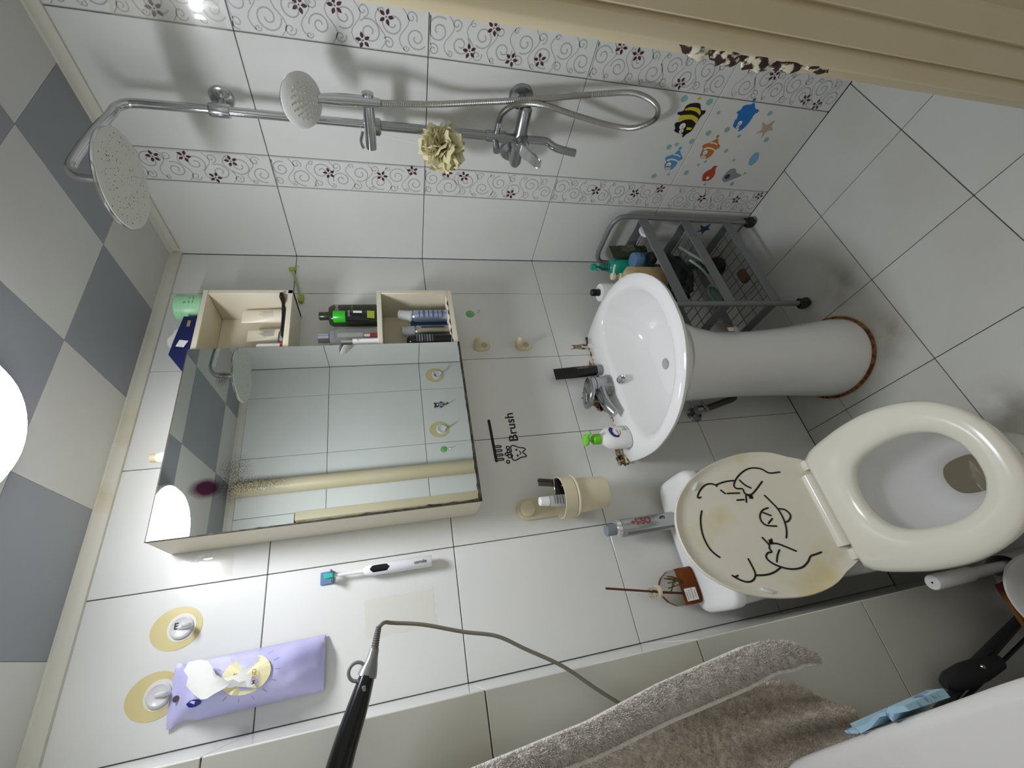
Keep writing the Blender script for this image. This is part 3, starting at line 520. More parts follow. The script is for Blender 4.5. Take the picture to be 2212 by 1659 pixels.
hp = spline([Vector(p) - W0 for p in [(0.990, 0.612, 1.455), (1.03, 0.622, 1.33), (1.047, 0.612, 1.20), (1.042, 0.585, 1.045), (1.055, 0.556, 0.85), (1.06, 0.545, 0.745), (1.06, 0.566, 0.668), (1.06, 0.605, 0.645), (1.058, 0.638, 0.700), (1.055, 0.638, 0.78), (1.045, 0.617, 0.90), (1.033, 0.592, 1.02), (1.027, 0.596, 1.095), (1.030, 0.624, 1.130), (1.032, 0.650, 1.136)]], 56)
rad = [0.0078 + (0.0006 if i % 2 else -0.0006) for i in range(len(hp))]
ptube(hs, 'hose', hp, rad, mat('ribbed_steel_hose', '#b4b2ac', 0.3, 0.85), 10)
# loofah hanging from the slider
lf = thing('bath_puff', 'pale yellow mesh bath puff hanging from the shower slider', 'puff', (0.992, 0.715, 1.295))
bm = new_bm(); rr = random.Random(11)
for k in range(120):
    d = Vector((rr.gauss(0, 1), rr.gauss(0, 1), rr.gauss(0, 1))).normalized(); u = d.orthogonal().normalized(); u.rotate(Matrix.Rotation(rr.random() * 6.28, 3, d)); w = d.cross(u)
    L = rr.uniform(0.030, 0.050); ww = rr.uniform(0.010, 0.018); prev = None; cu = rr.uniform(-0.6, 0.6)
    for q in range(6):
        t = q / 5; p = d * (0.006 + L * math.sin(t * 1.5)) + w * (cu * L * 0.5 * t * t)
        hw = ww * (0.25 + 1.1 * math.sin(0.4 + t * 2.3)); rip = d * 0.004 * math.sin(q * 2.1 + k)
        cur = [bm.verts.new(p - u * hw + rip), bm.verts.new(p + w * 0.004), bm.verts.new(p + u * hw - rip)]
        if prev:
            for a in (0, 1): bm.faces.new((prev[a], prev[a + 1], cur[a + 1], cur[a]))
        prev = cur
for v in bm.verts: v.co = v.co * 1.22
m_ = mat('pale_yellow_mesh', '#efe7bd', 0.6, trans=0.15)
obj('mesh_petals', bm, m_, lf, ang=80)['kind'] = 'stuff'
ptube(lf, 'cord', [(0, 0, 0.02), (0.0, -0.012, 0.09), (-0.002, -0.022, 0.165)], 0.0012, M_WPLAST, 6)
# ================================================================ mirror cabinet
CX0, CX1, CY0, CY1, CZ0, CZ1, CM = 0.098, 0.823, 1.1045, 1.2262, 1.258, 1.988, 0.600
ca = thing('mirror_cabinet', 'cream mirror cabinet with open cubby shelves on one side', 'cabinet', (CX0, CY1, CZ0))
def cb(name, x0, x1, y0, y1, z0, z1, m=M_CAB, bev=0.0015, parent=None): return pbox(parent or ca, name, ((x0 + x1) / 2 - CX0, (y0 + y1) / 2 - CY1, (z0 + z1) / 2 - CZ0), (x1 - x0, y1 - y0, z1 - z0), m, bev)
T = 0.015
cb('side_panel', CX0, CX0 + T, CY0, CY1, CZ0, CZ1); cb('divider_panel', CM - T, CM, CY0, CY1, CZ0, CZ1)
cb('top_panel', CX0 + T, CX1, CY0, CY1, CZ1 - T, CZ1); cb('bottom_panel', CX0 + T, CX1, CY0, CY1, CZ0, CZ0 + T)
cb('back_panel', CX0 + T, CM - T, CY1 - 0.005, CY1, CZ0 + T, CZ1 - T)
cb('cubby_side', CX1 - T, CX1, CY0, CY1, 1.745, CZ1 - T); cb('cubby_floor', CM, CX1, CY0, CY1, 1.745, 1.745 + T); cb('cubby_back', CM, CX1 - T, CY1 - 0.005, CY1, 1.745 + T, CZ1 - T)
cb('cubby_side', CX1 - T, CX1, CY0, CY1, CZ0 + T, 1.485); cb('cubby_top', CM, CX1, CY0, CY1, 1.485, 1.50); cb('cubby_back', CM, CX1 - T, CY1 - 0.005, CY1, CZ0 + T, 1.485)
M_LINER = mat('curled_shelf_liner', '#e6dfcb', 0.6)
bm = new_bm(); prev = None
for i in range(26):
    x = CM + 0.004 + (CX1 - T - CM - 0.01) * i / 25; z = CZ0 + T + 0.003 + 0.0022 * math.sin(i * 1.3)
    cur = [bm.verts.new((x - CX0, CY0 + 0.003 - CY1, z - CZ0)), bm.verts.new((x - CX0, CY1 - 0.008 - CY1, CZ0 + T + 0.002 - CZ0)), bm.verts.new((x - CX0, CY0 + 0.003 - CY1, z - CZ0 + 0.002))]
    if prev: bm.faces.new((prev[0], prev[1], cur[1], cur[0])); bm.faces.new((prev[1], prev[2], cur[2], cur[1])); bm.faces.new((prev[2], prev[0], cur[0], cur[2]))
    prev = cur
obj('shelf_liner', bm, M_LINER, ca)
# mirror door, its free edge a hair proud (1 degree ajar)
a_ = R(-1.0); DW = CM - CX0 - 0.002
door = obj('mirror_door', (lambda b: (box(b, (DW / 2, 0.0035, (CZ1 - CZ0) / 2 + 0.001), (DW, 0.007, CZ1 - CZ0 - 0.002), 0.0008), b)[1])(new_bm()), mat('mirror_backing', '#4a4034', 0.6), ca, (0.0, CY0 - CY1 - 0.0035, 0), (0, 0, a_))
def mirror_mat():
    m = bpy.data.materials.new('aged_mirror'); m.use_nodes = True; nt = m.node_tree; b = nt.nodes['Principled BSDF']; nodes, L = nt.nodes, nt.links
    b.inputs['Metallic'].default_value = 1.0; b.inputs['Roughness'].default_value = 0.012
    tc = nodes.new('ShaderNodeTexCoord'); mp = nodes.new('ShaderNodeSeparateXYZ'); L.new(tc.outputs['Object'], mp.inputs[0])
    nz = nodes.new('ShaderNodeTexNoise'); nz.inputs['Scale'].default_value = 14; nz.inputs['Detail'].default_value = 6; L.new(tc.outputs['Object'], nz.inputs['Vector'])
    fz = nodes.new('ShaderNodeTexNoise'); fz.inputs['Scale'].default_value = 420; fz.inputs['Detail'].default_value = 2; L.new(tc.outputs['Object'], fz.inputs['Vector'])
    def blob(cx_, cz_, sx_, sz_, edge0, edge1, amp):
        vm = nodes.new('ShaderNodeVectorMath'); vm.operation = 'SUBTRACT'; vm.inputs[1].default_value = (cx_, 0, cz_); L.new(tc.outputs['Object'], vm.inputs[0])
        vs = nodes.new('ShaderNodeVectorMath'); vs.operation = 'MULTIPLY'; vs.inputs[1].default_value = (1 / sx_, 0, 1 / sz_); L.new(vm.outputs[0], vs.inputs[0])
        ln = nodes.new('ShaderNodeVectorMath'); ln.operation = 'LENGTH'; L.new(vs.outputs[0], ln.inputs[0])
        ad = nodes.new('ShaderNodeMath'); ad.operation = 'MULTIPLY_ADD'; L.new(nz.outputs['Fac'], ad.inputs[0]); ad.inputs[1].default_value = amp; L.new(ln.outputs['Value'], ad.inputs[2])
        mr = nodes.new('ShaderNodeMapRange'); mr.inputs['From Min'].default_value = edge1; mr.inputs['From Max'].default_value = edge0; L.new(ad.outputs[0], mr.inputs['Value']); return mr.outputs['Result']
    def mix(fac, c1, c2sock):
        x = nodes.new('ShaderNodeMix'); x.data_type = 'RGBA'; L.new(fac, x.inputs[0]); L.new(c2sock, x.inputs[6]); x.inputs[7].default_value = lin(c1); return x.outputs[2]
    base = nodes.new('ShaderNodeRGB'); base.outputs[0].default_value = lin('#e2e8e6'); colr = base.outputs[0]
    def speck(s, thr, k):
        g = nodes.new('ShaderNodeMath'); g.operation = 'GREATER_THAN'; L.new(fz.outputs['Fac'], g.inputs[0]); g.inputs[1].default_value = thr
        q = nodes.new('ShaderNodeMath'); q.operation = 'MULTIPLY'; L.new(s, q.inputs[0]); L.new(g.outputs[0], q.inputs[1])
        w = nodes.new('ShaderNodeMath'); w.operation = 'MULTIPLY'; L.new(q.outputs[0], w.inputs[0]); w.inputs[1].default_value = k; return w.outputs[0]
    s1 = blob(0.107, 0.628, 0.026, 0.034, 0.95, 1.5, 0.9)      # magenta patch
    colr = mix(s1, '#6a3a5c', colr)
    s2 = blob(0.125, 0.578, 0.05, 0.032, 0.9, 1.9, 0.9); colr = mix(speck(s2, 0.49, 0.7), '#6f6260', colr)
    s3 = blob(0.104, 0.525, 0.016, 0.06, 0.9, 1.9, 0.9); colr = mix(speck(s3, 0.49, 0.75), '#756a66', colr)
    s4 = blob(0.400, 0.632, 0.022, 0.016, 0.9, 1.7, 0.9); colr = mix(speck(s4, 0.47, 0.8), '#6b5d5a', colr)
    L.new(colr, b.inputs['Base Color']); return m
bm = new_bm(); bm.faces.new([bm.verts.new(p) for p in ((0.0015, -0.0004, 0.004), (DW - 0.001, -0.0004, 0.006), (DW - 0.001, -0.0004, CZ1 - CZ0 - 0.003), (0.0015, -0.0004, CZ1 - CZ0 - 0.003))])
for f in bm.faces: f.normal_update()
obj_flat('mirror_glass', bm, mirror_mat(), door, (0, -1, 0))
M_ROT = mat('rotted_mirror_edge', '#2b2119', 0.8, var=(60, '#57503f', 0.4, 0.7))
bm = new_bm(); prev = None
for i in range(61):
    x = DW * i / 60; h = 0.0045 + 0.0055 * (1 - 0.55 * i / 60) * (0.5 + abs(noise.noise(Vector((x * 38, 0, 0))))); cur = [bm.verts.new((x, -0.0008, 0.0)), bm.verts.new((x, -0.0008, h))]
    if prev: bm.faces.new((prev[0], cur[0], cur[1], prev[1]))
    prev = cur
prev = None
for i in range(61):
    z = (CZ1 - CZ0) * i / 60; w = max(0.0015, (0.008 - 0.012 * z)) * (0.5 + abs(noise.noise(Vector((z * 34, 5, 0))))) + 0.001; cur = [bm.verts.new((0.0, -0.0008, z)), bm.verts.new((w, -0.0008, z))]
    if prev: bm.faces.new((prev[0], prev[1], cur[1], cur[0]))
    prev = cur
obj_flat('rotted_edge', bm, M_ROT, door, (0, -1, 0))
# ================================================================ things in and on the mirror cabinet
def cap_bottle(name, label, loc, parts, rot=(0, 0, 0), n=24, cat='bottle', group=None):
    t = thing(name, label, cat, loc, rot, group)
    for p in parts: plathe(t, p[0], p[1], p[2], n, sx=p[3] if len(p) > 3 else 1.0, sy=p[4] if len(p) > 4 else 1.0)
    return t
Z1, Z2, Z3, Z4 = 1.7605, 1.5005, 1.2745, 1.9885       # top cubby floor, mid shelf, low cubby floor, cabinet top
M_CTUBE = mat('ivory_tube', '#ece3cc', 0.35); M_TUBEW = mat('white_tube', '#efefec', 0.28)
for (nm, lb, x, y, w, L) in (('lotion_tube', 'plain ivory squeeze tube with faint grey caption in the top cubby', 0.770, 1.165, 0.050, 0.130), ('lotion_tube', 'ivory squeeze tube with dense grey caption block in the top cubby', 0.712, 1.185, 0.045, 0.115)):
    t = thing(nm, lb, 'tube', (x, y, Z1)); squeeze_tube(t, L, w, M_CTUBE, M_TUBEW, 0.006, 0.018)
    bm = new_bm()
    for k in range(7): ribbon(bm, [(-0.012 + k * 0.004, -0.0175 + 0.0012 * abs(k - 3), 0.045), (-0.012 + k * 0.004, -0.0135 + 0.0008 * abs(k - 3), 0.075 + 0.006 * (k % 3))], (0, -1, 0.1), 0.0012 if x > 0.75 else 0.003, 0.0008, False)
    obj_flat('caption', bm, mat('pale_grey_print', '#a9a69c', 0.5), t, (0, -1, 0))['kind'] = 'stuff'
cap_bottle('lip_balm', 'white stick tube with red base band beside the mirror edge', (0.622, 1.126, Z1), [('base_band', [(0, 0), (0.0105, 0), (0.0105, 0.010), (0, 0.010)], mat('red_plastic', '#b5232c', 0.35)), ('body', [(0, 0.010), (0.0105, 0.010), (0.0105, 0.066), (0.009, 0.071), (0, 0.073)], M_TUBEW)], cat='stick')
rz = thing('razor', 'black and chrome safety razor lying across the cubby floor', 'razor', (0.72, 1.118, Z1 + 0.009))
ptube(rz, 'handle', spline([(-0.068, 0.012, 0.004), (-0.03, 0.004, -0.002), (0.02, 0, -0.001), (0.06, -0.002, 0.003)], 5), [0.005, 0.0055, 0.006, 0.0065, 0.007, 0.007, 0.007, 0.0068, 0.0065, 0.0062, 0.006, 0.006, 0.006, 0.0055, 0.005, 0.005], M_BLACK, 10)
pbox(rz, 'head', (0.077, -0.003, 0.006), (0.020, 0.038, 0.010), M_BLACK, 0.002); ptube(rz, 'chrome_neck', [(-0.075, 0.014, 0.006), (-0.045, 0.008, 0.003)], 0.007, M_CHROME, 10)
og = thing('lotion_bottle', 'tall dark olive bottle on the open shelf', 'bottle', (0.768, 1.165, Z2))
bm = new_bm(); loft(bm, [rrect(0, 0, 0.032, 0.026, 0.0, 3.5, 32), rrect(0, 0, 0.034, 0.028, 0.004, 3.5, 32), rrect(0, 0, 0.034, 0.028, 0.135, 3.2, 32), rrect(0, 0, 0.028, 0.024, 0.147, 2.6, 32), rrect(0, 0, 0.012, 0.012, 0.150, 2, 32)]); obj('body', bm, M_OLIVE, og)
plathe(og, 'cap', [(0, 0.150), (0.0135, 0.150), (0.0135, 0.176), (0.012, 0.178), (0, 0.178)], M_OLIVE, 22)
text('ORIGINS', 0.046, mat('pale_print', '#b9bba0', 0.5), og, axes((1, 0, 0), (0, 0, 1), (-0.025, -0.0287, 0.118)))
text('PLANT LOTION', 0.030, mat('pale_print', '#b9bba0', 0.5), og, axes((1, 0, 0), (0, 0, 1), (-0.012, -0.0287, 0.075)))
gt = thing('toothpaste_tube', 'black tube with bright green cap in front of the olive bottle', 'tube', (0.733, 1.127, Z2 + 0.0), (0, 0, 0))
bm = new_bm(); loft(bm, [ell(0, 0, 0.021, 0.003, 0.0, 24), ell(0, 0, 0.021, 0.006, 0.02, 24), ell(0, 0, 0.019, 0.014, 0.075, 24), ell(0, 0, 0.0175, 0.0165, 0.094, 24)]); obj('body', bm, mat('black_tube_ink', '#1a1c1c', 0.3), gt)
plathe(gt, 'cap', [(0, 0.094), (0.018, 0.094), (0.0185, 0.128), (0.017, 0.130), (0, 0.130)], mat('vivid_green_cap', '#2fae24', 0.3), 24)
bm = new_bm(); bm.faces.new([bm.verts.new(p) for p in ((0.001, -0.0145, 0.045), (0.011, -0.0138, 0.045), (0.011, -0.0150, 0.071), (0.001, -0.0158, 0.071))]); obj_flat('white_panel', bm, M_TUBEW, gt, (0, -1, 0))
bm = new_bm(); bm.faces.new([bm.verts.new(p) for p in ((-0.015, -0.0075, 0.008), (0.015, -0.0075, 0.008), (0.015, -0.0105, 0.030), (-0.015, -0.0105, 0.030))]); obj_flat('olive_panel', bm, mat('olive_print', '#a4b53a', 0.4), gt, (0, -1, 0))
text('paste', 0.024, mat('pale_print', '#b9bba0'), gt, axes((1, 0, 0), (0, 0, 1), (-0.013, -0.0170, 0.078)))
ln = thing('toner_bottle', 'clear toner bottle with silver cap on the open shelf', 'bottle', (0.668, 1.150, Z2))
M_TONER = mat('smoky_clear_plastic', '#c9cccb', 0.05, trans=0.75, ior=1.25)
bm = new_bm(); loft(bm, [rrect(0, 0, 0.030, 0.020, 0.0, 3, 32), rrect(0, 0, 0.032, 0.022, 0.004, 3, 32), rrect(0, 0, 0.032, 0.022, 0.128, 3, 32), rrect(0, 0, 0.025, 0.018, 0.140, 2.6, 32), rrect(0, 0, 0.010, 0.010, 0.143, 2, 32)]); obj('body', bm, M_TONER, ln)
plathe(ln, 'cap', [(0, 0.143), (0.0155, 0.143), (0.0155, 0.174), (0, 0.175)], mat('iridescent_silver_cap', '#c5cbe0', 0.12, 1.0), 24)
text('LANCÔME', 0.040, M_INKG, ln, axes((1, 0, 0), (0, 0, 1), (-0.022, -0.0226, 0.122)))
bm = new_bm(); loft(bm, [rrect(0, 0, 0.008, 0.003, 0.045, 3, 12), rrect(0, 0, 0.008, 0.003, 0.10, 3, 12), rrect(0, 0, 0.006, 0.003, 0.118, 3, 12)]); obj('inner_label', bm, mat('milky_label', '#e7e2d2', 0.5), ln, (0, -0.010, 0))
pb = thing('perfume_ball', 'small vial with round violet stopper at the mirror edge', 'vial', (0.622, 1.160, Z2)); plathe(pb, 'body', [(0, 0), (0.012, 0), (0.012, 0.10), (0.008, 0.11), (0, 0.11)], M_TONER, 16); plathe(pb, 'stopper', [(0, 0.11), (0.010, 0.112), (0.0145, 0.122), (0.013, 0.132), (0.006, 0.139), (0, 0.140)], mat('violet_plastic', '#6b559c', 0.3), 18)
sv = cap_bottle('serum_bottle', 'slim white serum bottle with silver collar at the mirror edge', (0.628, 1.121, Z2), [('body', [(0, 0), (0.011, 0), (0.011, 0.072), (0, 0.072)], M_TUBEW), ('collar', [(0, 0.072), (0.008, 0.072), (0.008, 0.105), (0, 0.106)], M_CHROME)]); text('LAN', 0.012, M_INKG, sv, axes((1, 0, 0), (0, 0, 1), (-0.006, -0.0116, 0.055)))
lk = cap_bottle('lipstick', 'short dark red lipstick with pink tip in front of the toner', (0.648, 1.114, Z2), [('base', [(0, 0), (0.006, 0), (0.006, 0.022), (0, 0.022)], mat('dark_red_plastic', '#7b2530', 0.3)), ('tip', [(0, 0.022), (0.0045, 0.022), (0.0045, 0.036), (0, 0.04)], mat('pink_plastic', '#d3a89c', 0.4))], cat='lipstick', n=14)
# low cubby
c1 = cap_bottle('hair_mousse_can', 'silver blue aerosol can with tilted clear cap in the low cubby', (0.742, 1.140, Z3), [('can', [(0, 0), (0.0185, 0), (0.0195, 0.004), (0.0195, 0.108), (0.014, 0.118), (0, 0.12)], mat('brushed_silver_can', '#a9b3c6', 0.25, 0.8))])
bm = new_bm(); lathe(bm, [(0.017, 0.0), (0.019, 0.004), (0.016, 0.012), (0.016, 0.045), (0.0, 0.048)], 24, mtx=Matrix.Translation((0, 0, 0.116)) @ Matrix.Rotation(R(9), 4, 'Y')); obj('cap', bm, mat('frosted_cap', '#e6e8e8', 0.35, trans=0.5, ior=1.2), c1)
bm = new_bm()
for k in range(6):
    pts = [(0.0199 * math.sin(a), -0.0199 * math.cos(a), 0.020 + k * 0.015) for a in [R(d) for d in range(-55, 60, 8)]]; ribbon(bm, pts, (0, -1, 0), 0.004 if k % 2 else 0.0075, 0.0003, False)
obj_flat('blue_caption', bm, mat('slate_blue_print', '#4c618e', 0.4), c1, (0, -1, 0))['kind'] = 'stuff'
cap_bottle('blue_bottle', 'deep blue bottle with ivory cap behind the silver can', (0.738, 1.187, Z3), [('body', [(0, 0), (0.024, 0), (0.024, 0.115), (0.018, 0.122), (0, 0.122)], mat('deep_blue_plastic', '#174a74', 0.3)), ('cap', [(0, 0.122), (0.014, 0.122), (0.014, 0.155), (0, 0.156)], M_CREAMPL)])
c2 = cap_bottle('aerosol_can', 'grey and brown aerosol can with smoky clear cap in the low cubby', (0.688, 1.150, Z3), [('can', [(0, 0), (0.017, 0), (0.0185, 0.004), (0.0185, 0.104), (0.013, 0.113), (0, 0.115)], mat('warm_grey_can', '#98948c', 0.25, 0.75)), ('cap', [(0, 0.112), (0.0175, 0.112), (0.0165, 0.152), (0, 0.153)], mat('smoky_cap', '#c9cdca', 0.2, trans=0.6, ior=1.2))])
bm = new_bm()
for k in range(2): ribbon(bm, [((0.0189 * math.sin(R(d))), -0.0189 * math.cos(R(d)), 0.055 + 0.03 * (k - 0.5) * 0) for d in ((5, 12) if k else (-5, 2))], (0, -1, 0), 0.075, 0.0003, False)
obj_flat('dark_label', bm, mat('brown_print', '#3c2f2a', 0.35), c2, (0, -1, 0))
c3 = cap_bottle('shave_foam_can', 'glossy black can with grey printed band in the low cubby', (0.633, 1.132, Z3), [('can', [(0, 0), (0.022, 0), (0.022, 0.120), (0.019, 0.132), (0.010, 0.140), (0, 0.141)], mat('gloss_black_can', '#121113', 0.18)), ], n=28)
bm = new_bm()
for k in range(7): ribbon(bm, [(0.0224 * math.sin(R(d)), -0.0224 * math.cos(R(d)), 0.062 + 0.008 * k) for d in range(-40, 45, 10)], (0, -1, 0), 0.0045 if k % 3 else 0.002, 0.0003, False)
obj_flat('grey_caption', bm, M_INKG, c3, (0, -1, 0))['kind'] = 'stuff'
# on top of the cabinet
mj = cap_bottle('cream_jar', 'mint green cream jar on top of the cabinet', (0.790, 1.150, Z4), [('body', [(0, 0), (0.036, 0), (0.040, 0.006), (0.041, 0.052), (0, 0.052)], M_MINT), ('lid', [(0, 0.052), (0.0415, 0.052), (0.0415, 0.071), (0.039, 0.074), (0, 0.074)], M_MINT)], n=36, cat='jar')
for k, (s, w) in enumerate((('facial', 0.018), ('exfoliant', 0.024), ('cleansing balm', 0.030))): text(s, w, mat('dark_green_print', '#3d5a44', 0.5), mj, axes((1, 0, 0), (0, 0, 1), (-0.014, -0.0400, 0.040 - 0.010 * k)))
tb = thing('tissue_box', 'torn navy blue pocket tissue pack on top of the cabinet', 'tissue pack', (0.650, 1.150, Z4))
bm = new_bm(); loft(bm, [[(0.085, -0.03, 0), (0.085, 0.03, 0), (0.085, 0.03, 0.040), (0.085, -0.03, 0.040)], [(0.0, -0.034, 0), (0.0, 0.034, 0), (0.0, 0.03, 0.050), (0.0, -0.03, 0.050)], [(-0.048, -0.032, 0), (-0.048, 0.032, 0), (-0.048, 0.03, 0.054), (-0.048, -0.03, 0.054)], [(-0.115, -0.03, 0), (-0.115, 0.03, 0), (-0.112, 0.03, 0.006), (-0.112, -0.03, 0.006)]]); obj('wrapper', bm, mat('navy_wrapper', '#1f2654', 0.3, bump=(60, 0.4)), tb, ang=20)
bm = new_bm(); bm.faces.new([bm.verts.new(p) for p in ((-0.028, -0.0345, 0.020), (-0.006, -0.0345, 0.012), (-0.002, -0.0345, 0.034), (-0.024, -0.034, 0.040))]); obj_flat('white_tab', bm, M_WPLAST, tb, (0, -1, 0))
bm = new_bm(); bm.faces.new([bm.verts.new(p) for p in ((0.045, -0.0335, 0.018), (0.068, -0.0325, 0.018), (0.068, -0.0325, 0.026), (0.045, -0.0335, 0.026))]); obj_flat('gold_tab', bm, mat('dull_gold_print', '#a5906a', 0.5), tb, (0, -1, 0))
bm = new_bm(); prev = None
for i in range(9):
    x = 0.055 - 0.015 * i; h = 0.044 + 0.026 * math.sin(i * 0.45) + 0.004 * math.sin(i * 2.3); cur = [bm.verts.new((x, -0.012, 0.040)), bm.verts.new((x + .003, -0.018 - 0.004 * math.sin(i), h)), bm.verts.new((x, 0.01, h * 0.9))]
    if prev: bm.faces.new((prev[0], prev[1], cur[1], cur[0])); bm.faces.new((prev[1], prev[2], cur[2], cur[1]))
    prev = cur
obj('tissue', bm, mat('tissue_paper', '#dcdcd8', 0.8), tb, ang=20)
cap_bottle('roller_bottle', 'white roll-on bottle with cream collar and tan cap behind the cabinet top', (0.315, 1.150, Z4), [('body', [(0, -0.0), (0.013, 0), (0.013, 0.030), (0, 0.030)], M_TUBEW), ('collar', [(0, 0.030), (0.012, 0.030), (0.012, 0.036), (0, 0.036)], mat('pale_cream_plastic', '#ece6c4', 0.4)), ('cap', [(0, 0.036), (0.011, 0.036), (0.010, 0.050), (0, 0.053)], mat('tan_plastic', '#c7b491', 0.4))], rot=(0, 0, 0))
# ================================================================ on the tiled walls
def wall_text(body, x, z, w, m, parent, bold=0.0, h=None): return text(body, w, m, parent, axes((1, 0, 0), (0, 0, 1), (x, -0.0004, z)), bold=bold, height=h)
# green hook pair: back wall and front wall
def green_hook(label, loc, rot=(0, 0, 0)):
    t = thing('adhesive_hook', label, 'hook', loc, rot)
    plathe(t, 'film', [(0, 0), (0.016, 0), (0.016, 0.0008), (0, 0.0008)], mat('clear_film', '#e4eedd', 0.15, trans=0.6, ior=1.1), 24, rot=(R(90), 0, 0))
    d = plathe(t, 'disc', [(0, 0.0008), (0.0135, 0.0008), (0.013, 0.004), (0.0085, 0.005), (0.0085, 0.0042), (0.006, 0.0042), (0.006, 0.0055), (0, 0.006)], mat('leaf_green_plastic', '#7cc56a', 0.35), 24, rot=(R(90), 0, 0))
    ptube(t, 'wire', [(0.0, -0.004, -0.012), (0, -0.006, -0.028), (0, -0.012, -0.034), (0, -0.019, -0.032), (0, -0.021, -0.026)], 0.0016, M_CHROME, 8)
    return t
green_hook('round green adhesive hook below the cabinet', (0.822, YB, 1.180)); green_hook('round green adhesive hook by the drain pipe, shown in the mirror', (0.602, YF, 1.246), (0, 0, R(180)))
for lb, x, z in (('cream folding wall hook just below the cabinet', 0.672, 1.165), ('cream folding wall hook above the basin', 0.668, 1.014)):
    t = thing('folding_hook', lb, 'hook', (x, YB, z))
    bm = new_bm(); loft(bm, [ell(0, 0, 0.020, 0.029, 0.0, 28, 2.6), ell(0, 0, 0.020, 0.029, 0.006, 28, 2.6), ell(0, 0, 0.017, 0.026, 0.010, 28, 2.6)]); obj('plate', bm, M_CREAMPL, t, (0, 0, -0.006), (R(90), 0, 0))
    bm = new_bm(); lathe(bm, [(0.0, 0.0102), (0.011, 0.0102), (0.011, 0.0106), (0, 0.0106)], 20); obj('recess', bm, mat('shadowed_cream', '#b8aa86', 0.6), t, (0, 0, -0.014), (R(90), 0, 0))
    ptube(t, 'arm', spline([(0, -0.004, 0.012), (0, -0.022, 0.013), (0, -0.040, 0.014), (0, -0.053, 0.012)], 4), [0.010, 0.0112, 0.012, 0.012, 0.0118, 0.0115, 0.011, 0.0105, 0.010, 0.009, 0.008, 0.0065, 0.005], M_CREAMPL, 12)
# old pale green squeegee clip high on the wall
t = thing('squeegee_clip', 'yellow green plastic wall clip with clear stem behind the cabinet', 'clip', (0.905, YB, 1.752))
M_LIMEY = mat('faded_lime_plastic', '#a5b64c', 0.4)
ptube(t, 'clear_stem', [(0.0, -0.006, 0.0), (0.05, -0.007, 0.012), (0.115, -0.006, 0.030)], 0.004, mat('lime_tinted_clear', '#d3ddb0', 0.15, trans=0.5, ior=1.1), 8)
pbox(t, 'foot', (-0.012, -0.007, -0.003), (0.036, 0.014, 0.016), M_LIMEY, 0.004, 2); pbox(t, 'top_bar', (0.124, -0.008, 0.032), (0.010, 0.014, 0.024), M_LIMEY, 0.004, 2)
# brush sticker
BR = {'handle': [(0.3842, 1.178), (0.2484, 1.1758)], 'u1': [(0.2971, 1.1711), (0.2968, 1.1563), (0.2935, 1.1534), (0.2915, 1.1572), (0.2914, 1.1709)], 'u2': [(0.2833, 1.1711), (0.2836, 1.1563), (0.2803, 1.1529), (0.2777, 1.1567), (0.2773, 1.171)], 'u3': [(0.269, 1.1707), (0.2692, 1.1553), (0.2659, 1.1525), (0.2634, 1.1563), (0.2636, 1.1704)], 'u4': [(0.2554, 1.1701), (0.255, 1.155), (0.2518, 1.1521), (0.2492, 1.156), (0.2496, 1.1705)], 'tooth': [(0.2894, 1.1237), (0.2932, 1.1189), (0.2922, 1.1121), (0.2882, 1.1047), (0.2843, 1.0962), (0.2827, 1.086), (0.279, 1.0797), (0.2749, 1.0811), (0.2707, 1.0872), (0.2667, 1.0892), (0.262, 1.0843), (0.2562, 1.0802), (0.2534, 1.082), (0.2525, 1.0908), (0.2516, 1.0991), (0.2477, 1.1079), (0.245, 1.1153), (0.2453, 1.1221), (0.2502, 1.1257), (0.2549, 1.126), (0.26, 1.1233), (0.2644, 1.1254), (0.2693, 1.1274), (0.2762, 1.1238), (0.2823, 1.125), (0.2894, 1.1237)], 'smile': [(0.2731, 1.0995), (0.2693, 1.0968), (0.2657, 1.0969), (0.2617, 1.0994)]}
bs = thing('brush_decal', 'black decal of a toothbrush and smiling tooth reading Brush', 'decal', (0.32, YB, 1.12))
Y0 = (0, -1, 0); W3 = lambda p: (p[0] - 0.32, 0, p[1] - 1.12)
def decal(name, strokes, dots=(), rings=()):
    bm = new_bm()
    for st, w in strokes: ribbon(bm, spline([W3(p) for p in st], 4) if len(st) > 2 else [W3(p) for p in st], Y0, w, 0.0008)
    for c, r in dots: disc(bm, W3(c), Y0, r, 0.0008)
    for c, r in rings: ribbon(bm, [W3((c[0] + r * math.cos(a), c[1] + r * math.sin(a))) for a in [2 * math.pi * i / 16 for i in range(17)]], Y0, 0.0035, 0.0008, False)
    o = obj_flat(name, bm, M_INK, bs, Y0); return o
decal('toothbrush_print', [(BR['handle'], 0.0088)] + [(BR[k], 0.0034) for k in ('u1', 'u2', 'u3', 'u4')])
decal('tooth_print', [(BR['tooth'], 0.0034), (BR['smile'], 0.0030)], [((0.2779, 1.1079), 0.0034), ((0.259, 1.1075), 0.0034)])
decal('bubble_print', [], [], [((0.2873, 1.1333), 0.005), ((0.2756, 1.1331), 0.0045), ((0.2671, 1.1407), 0.0047), ((0.2597, 1.1325), 0.0055), ((0.2418, 1.1407), 0.0047)])['kind'] = 'stuff'
text('Brush', 0.097, M_INK, bs, axes((1, 0, 0), (0, 0, 1), (0.3085 - 0.32, -0.0006, 1.0955 - 1.12)), bold=0.012, height=0.029)
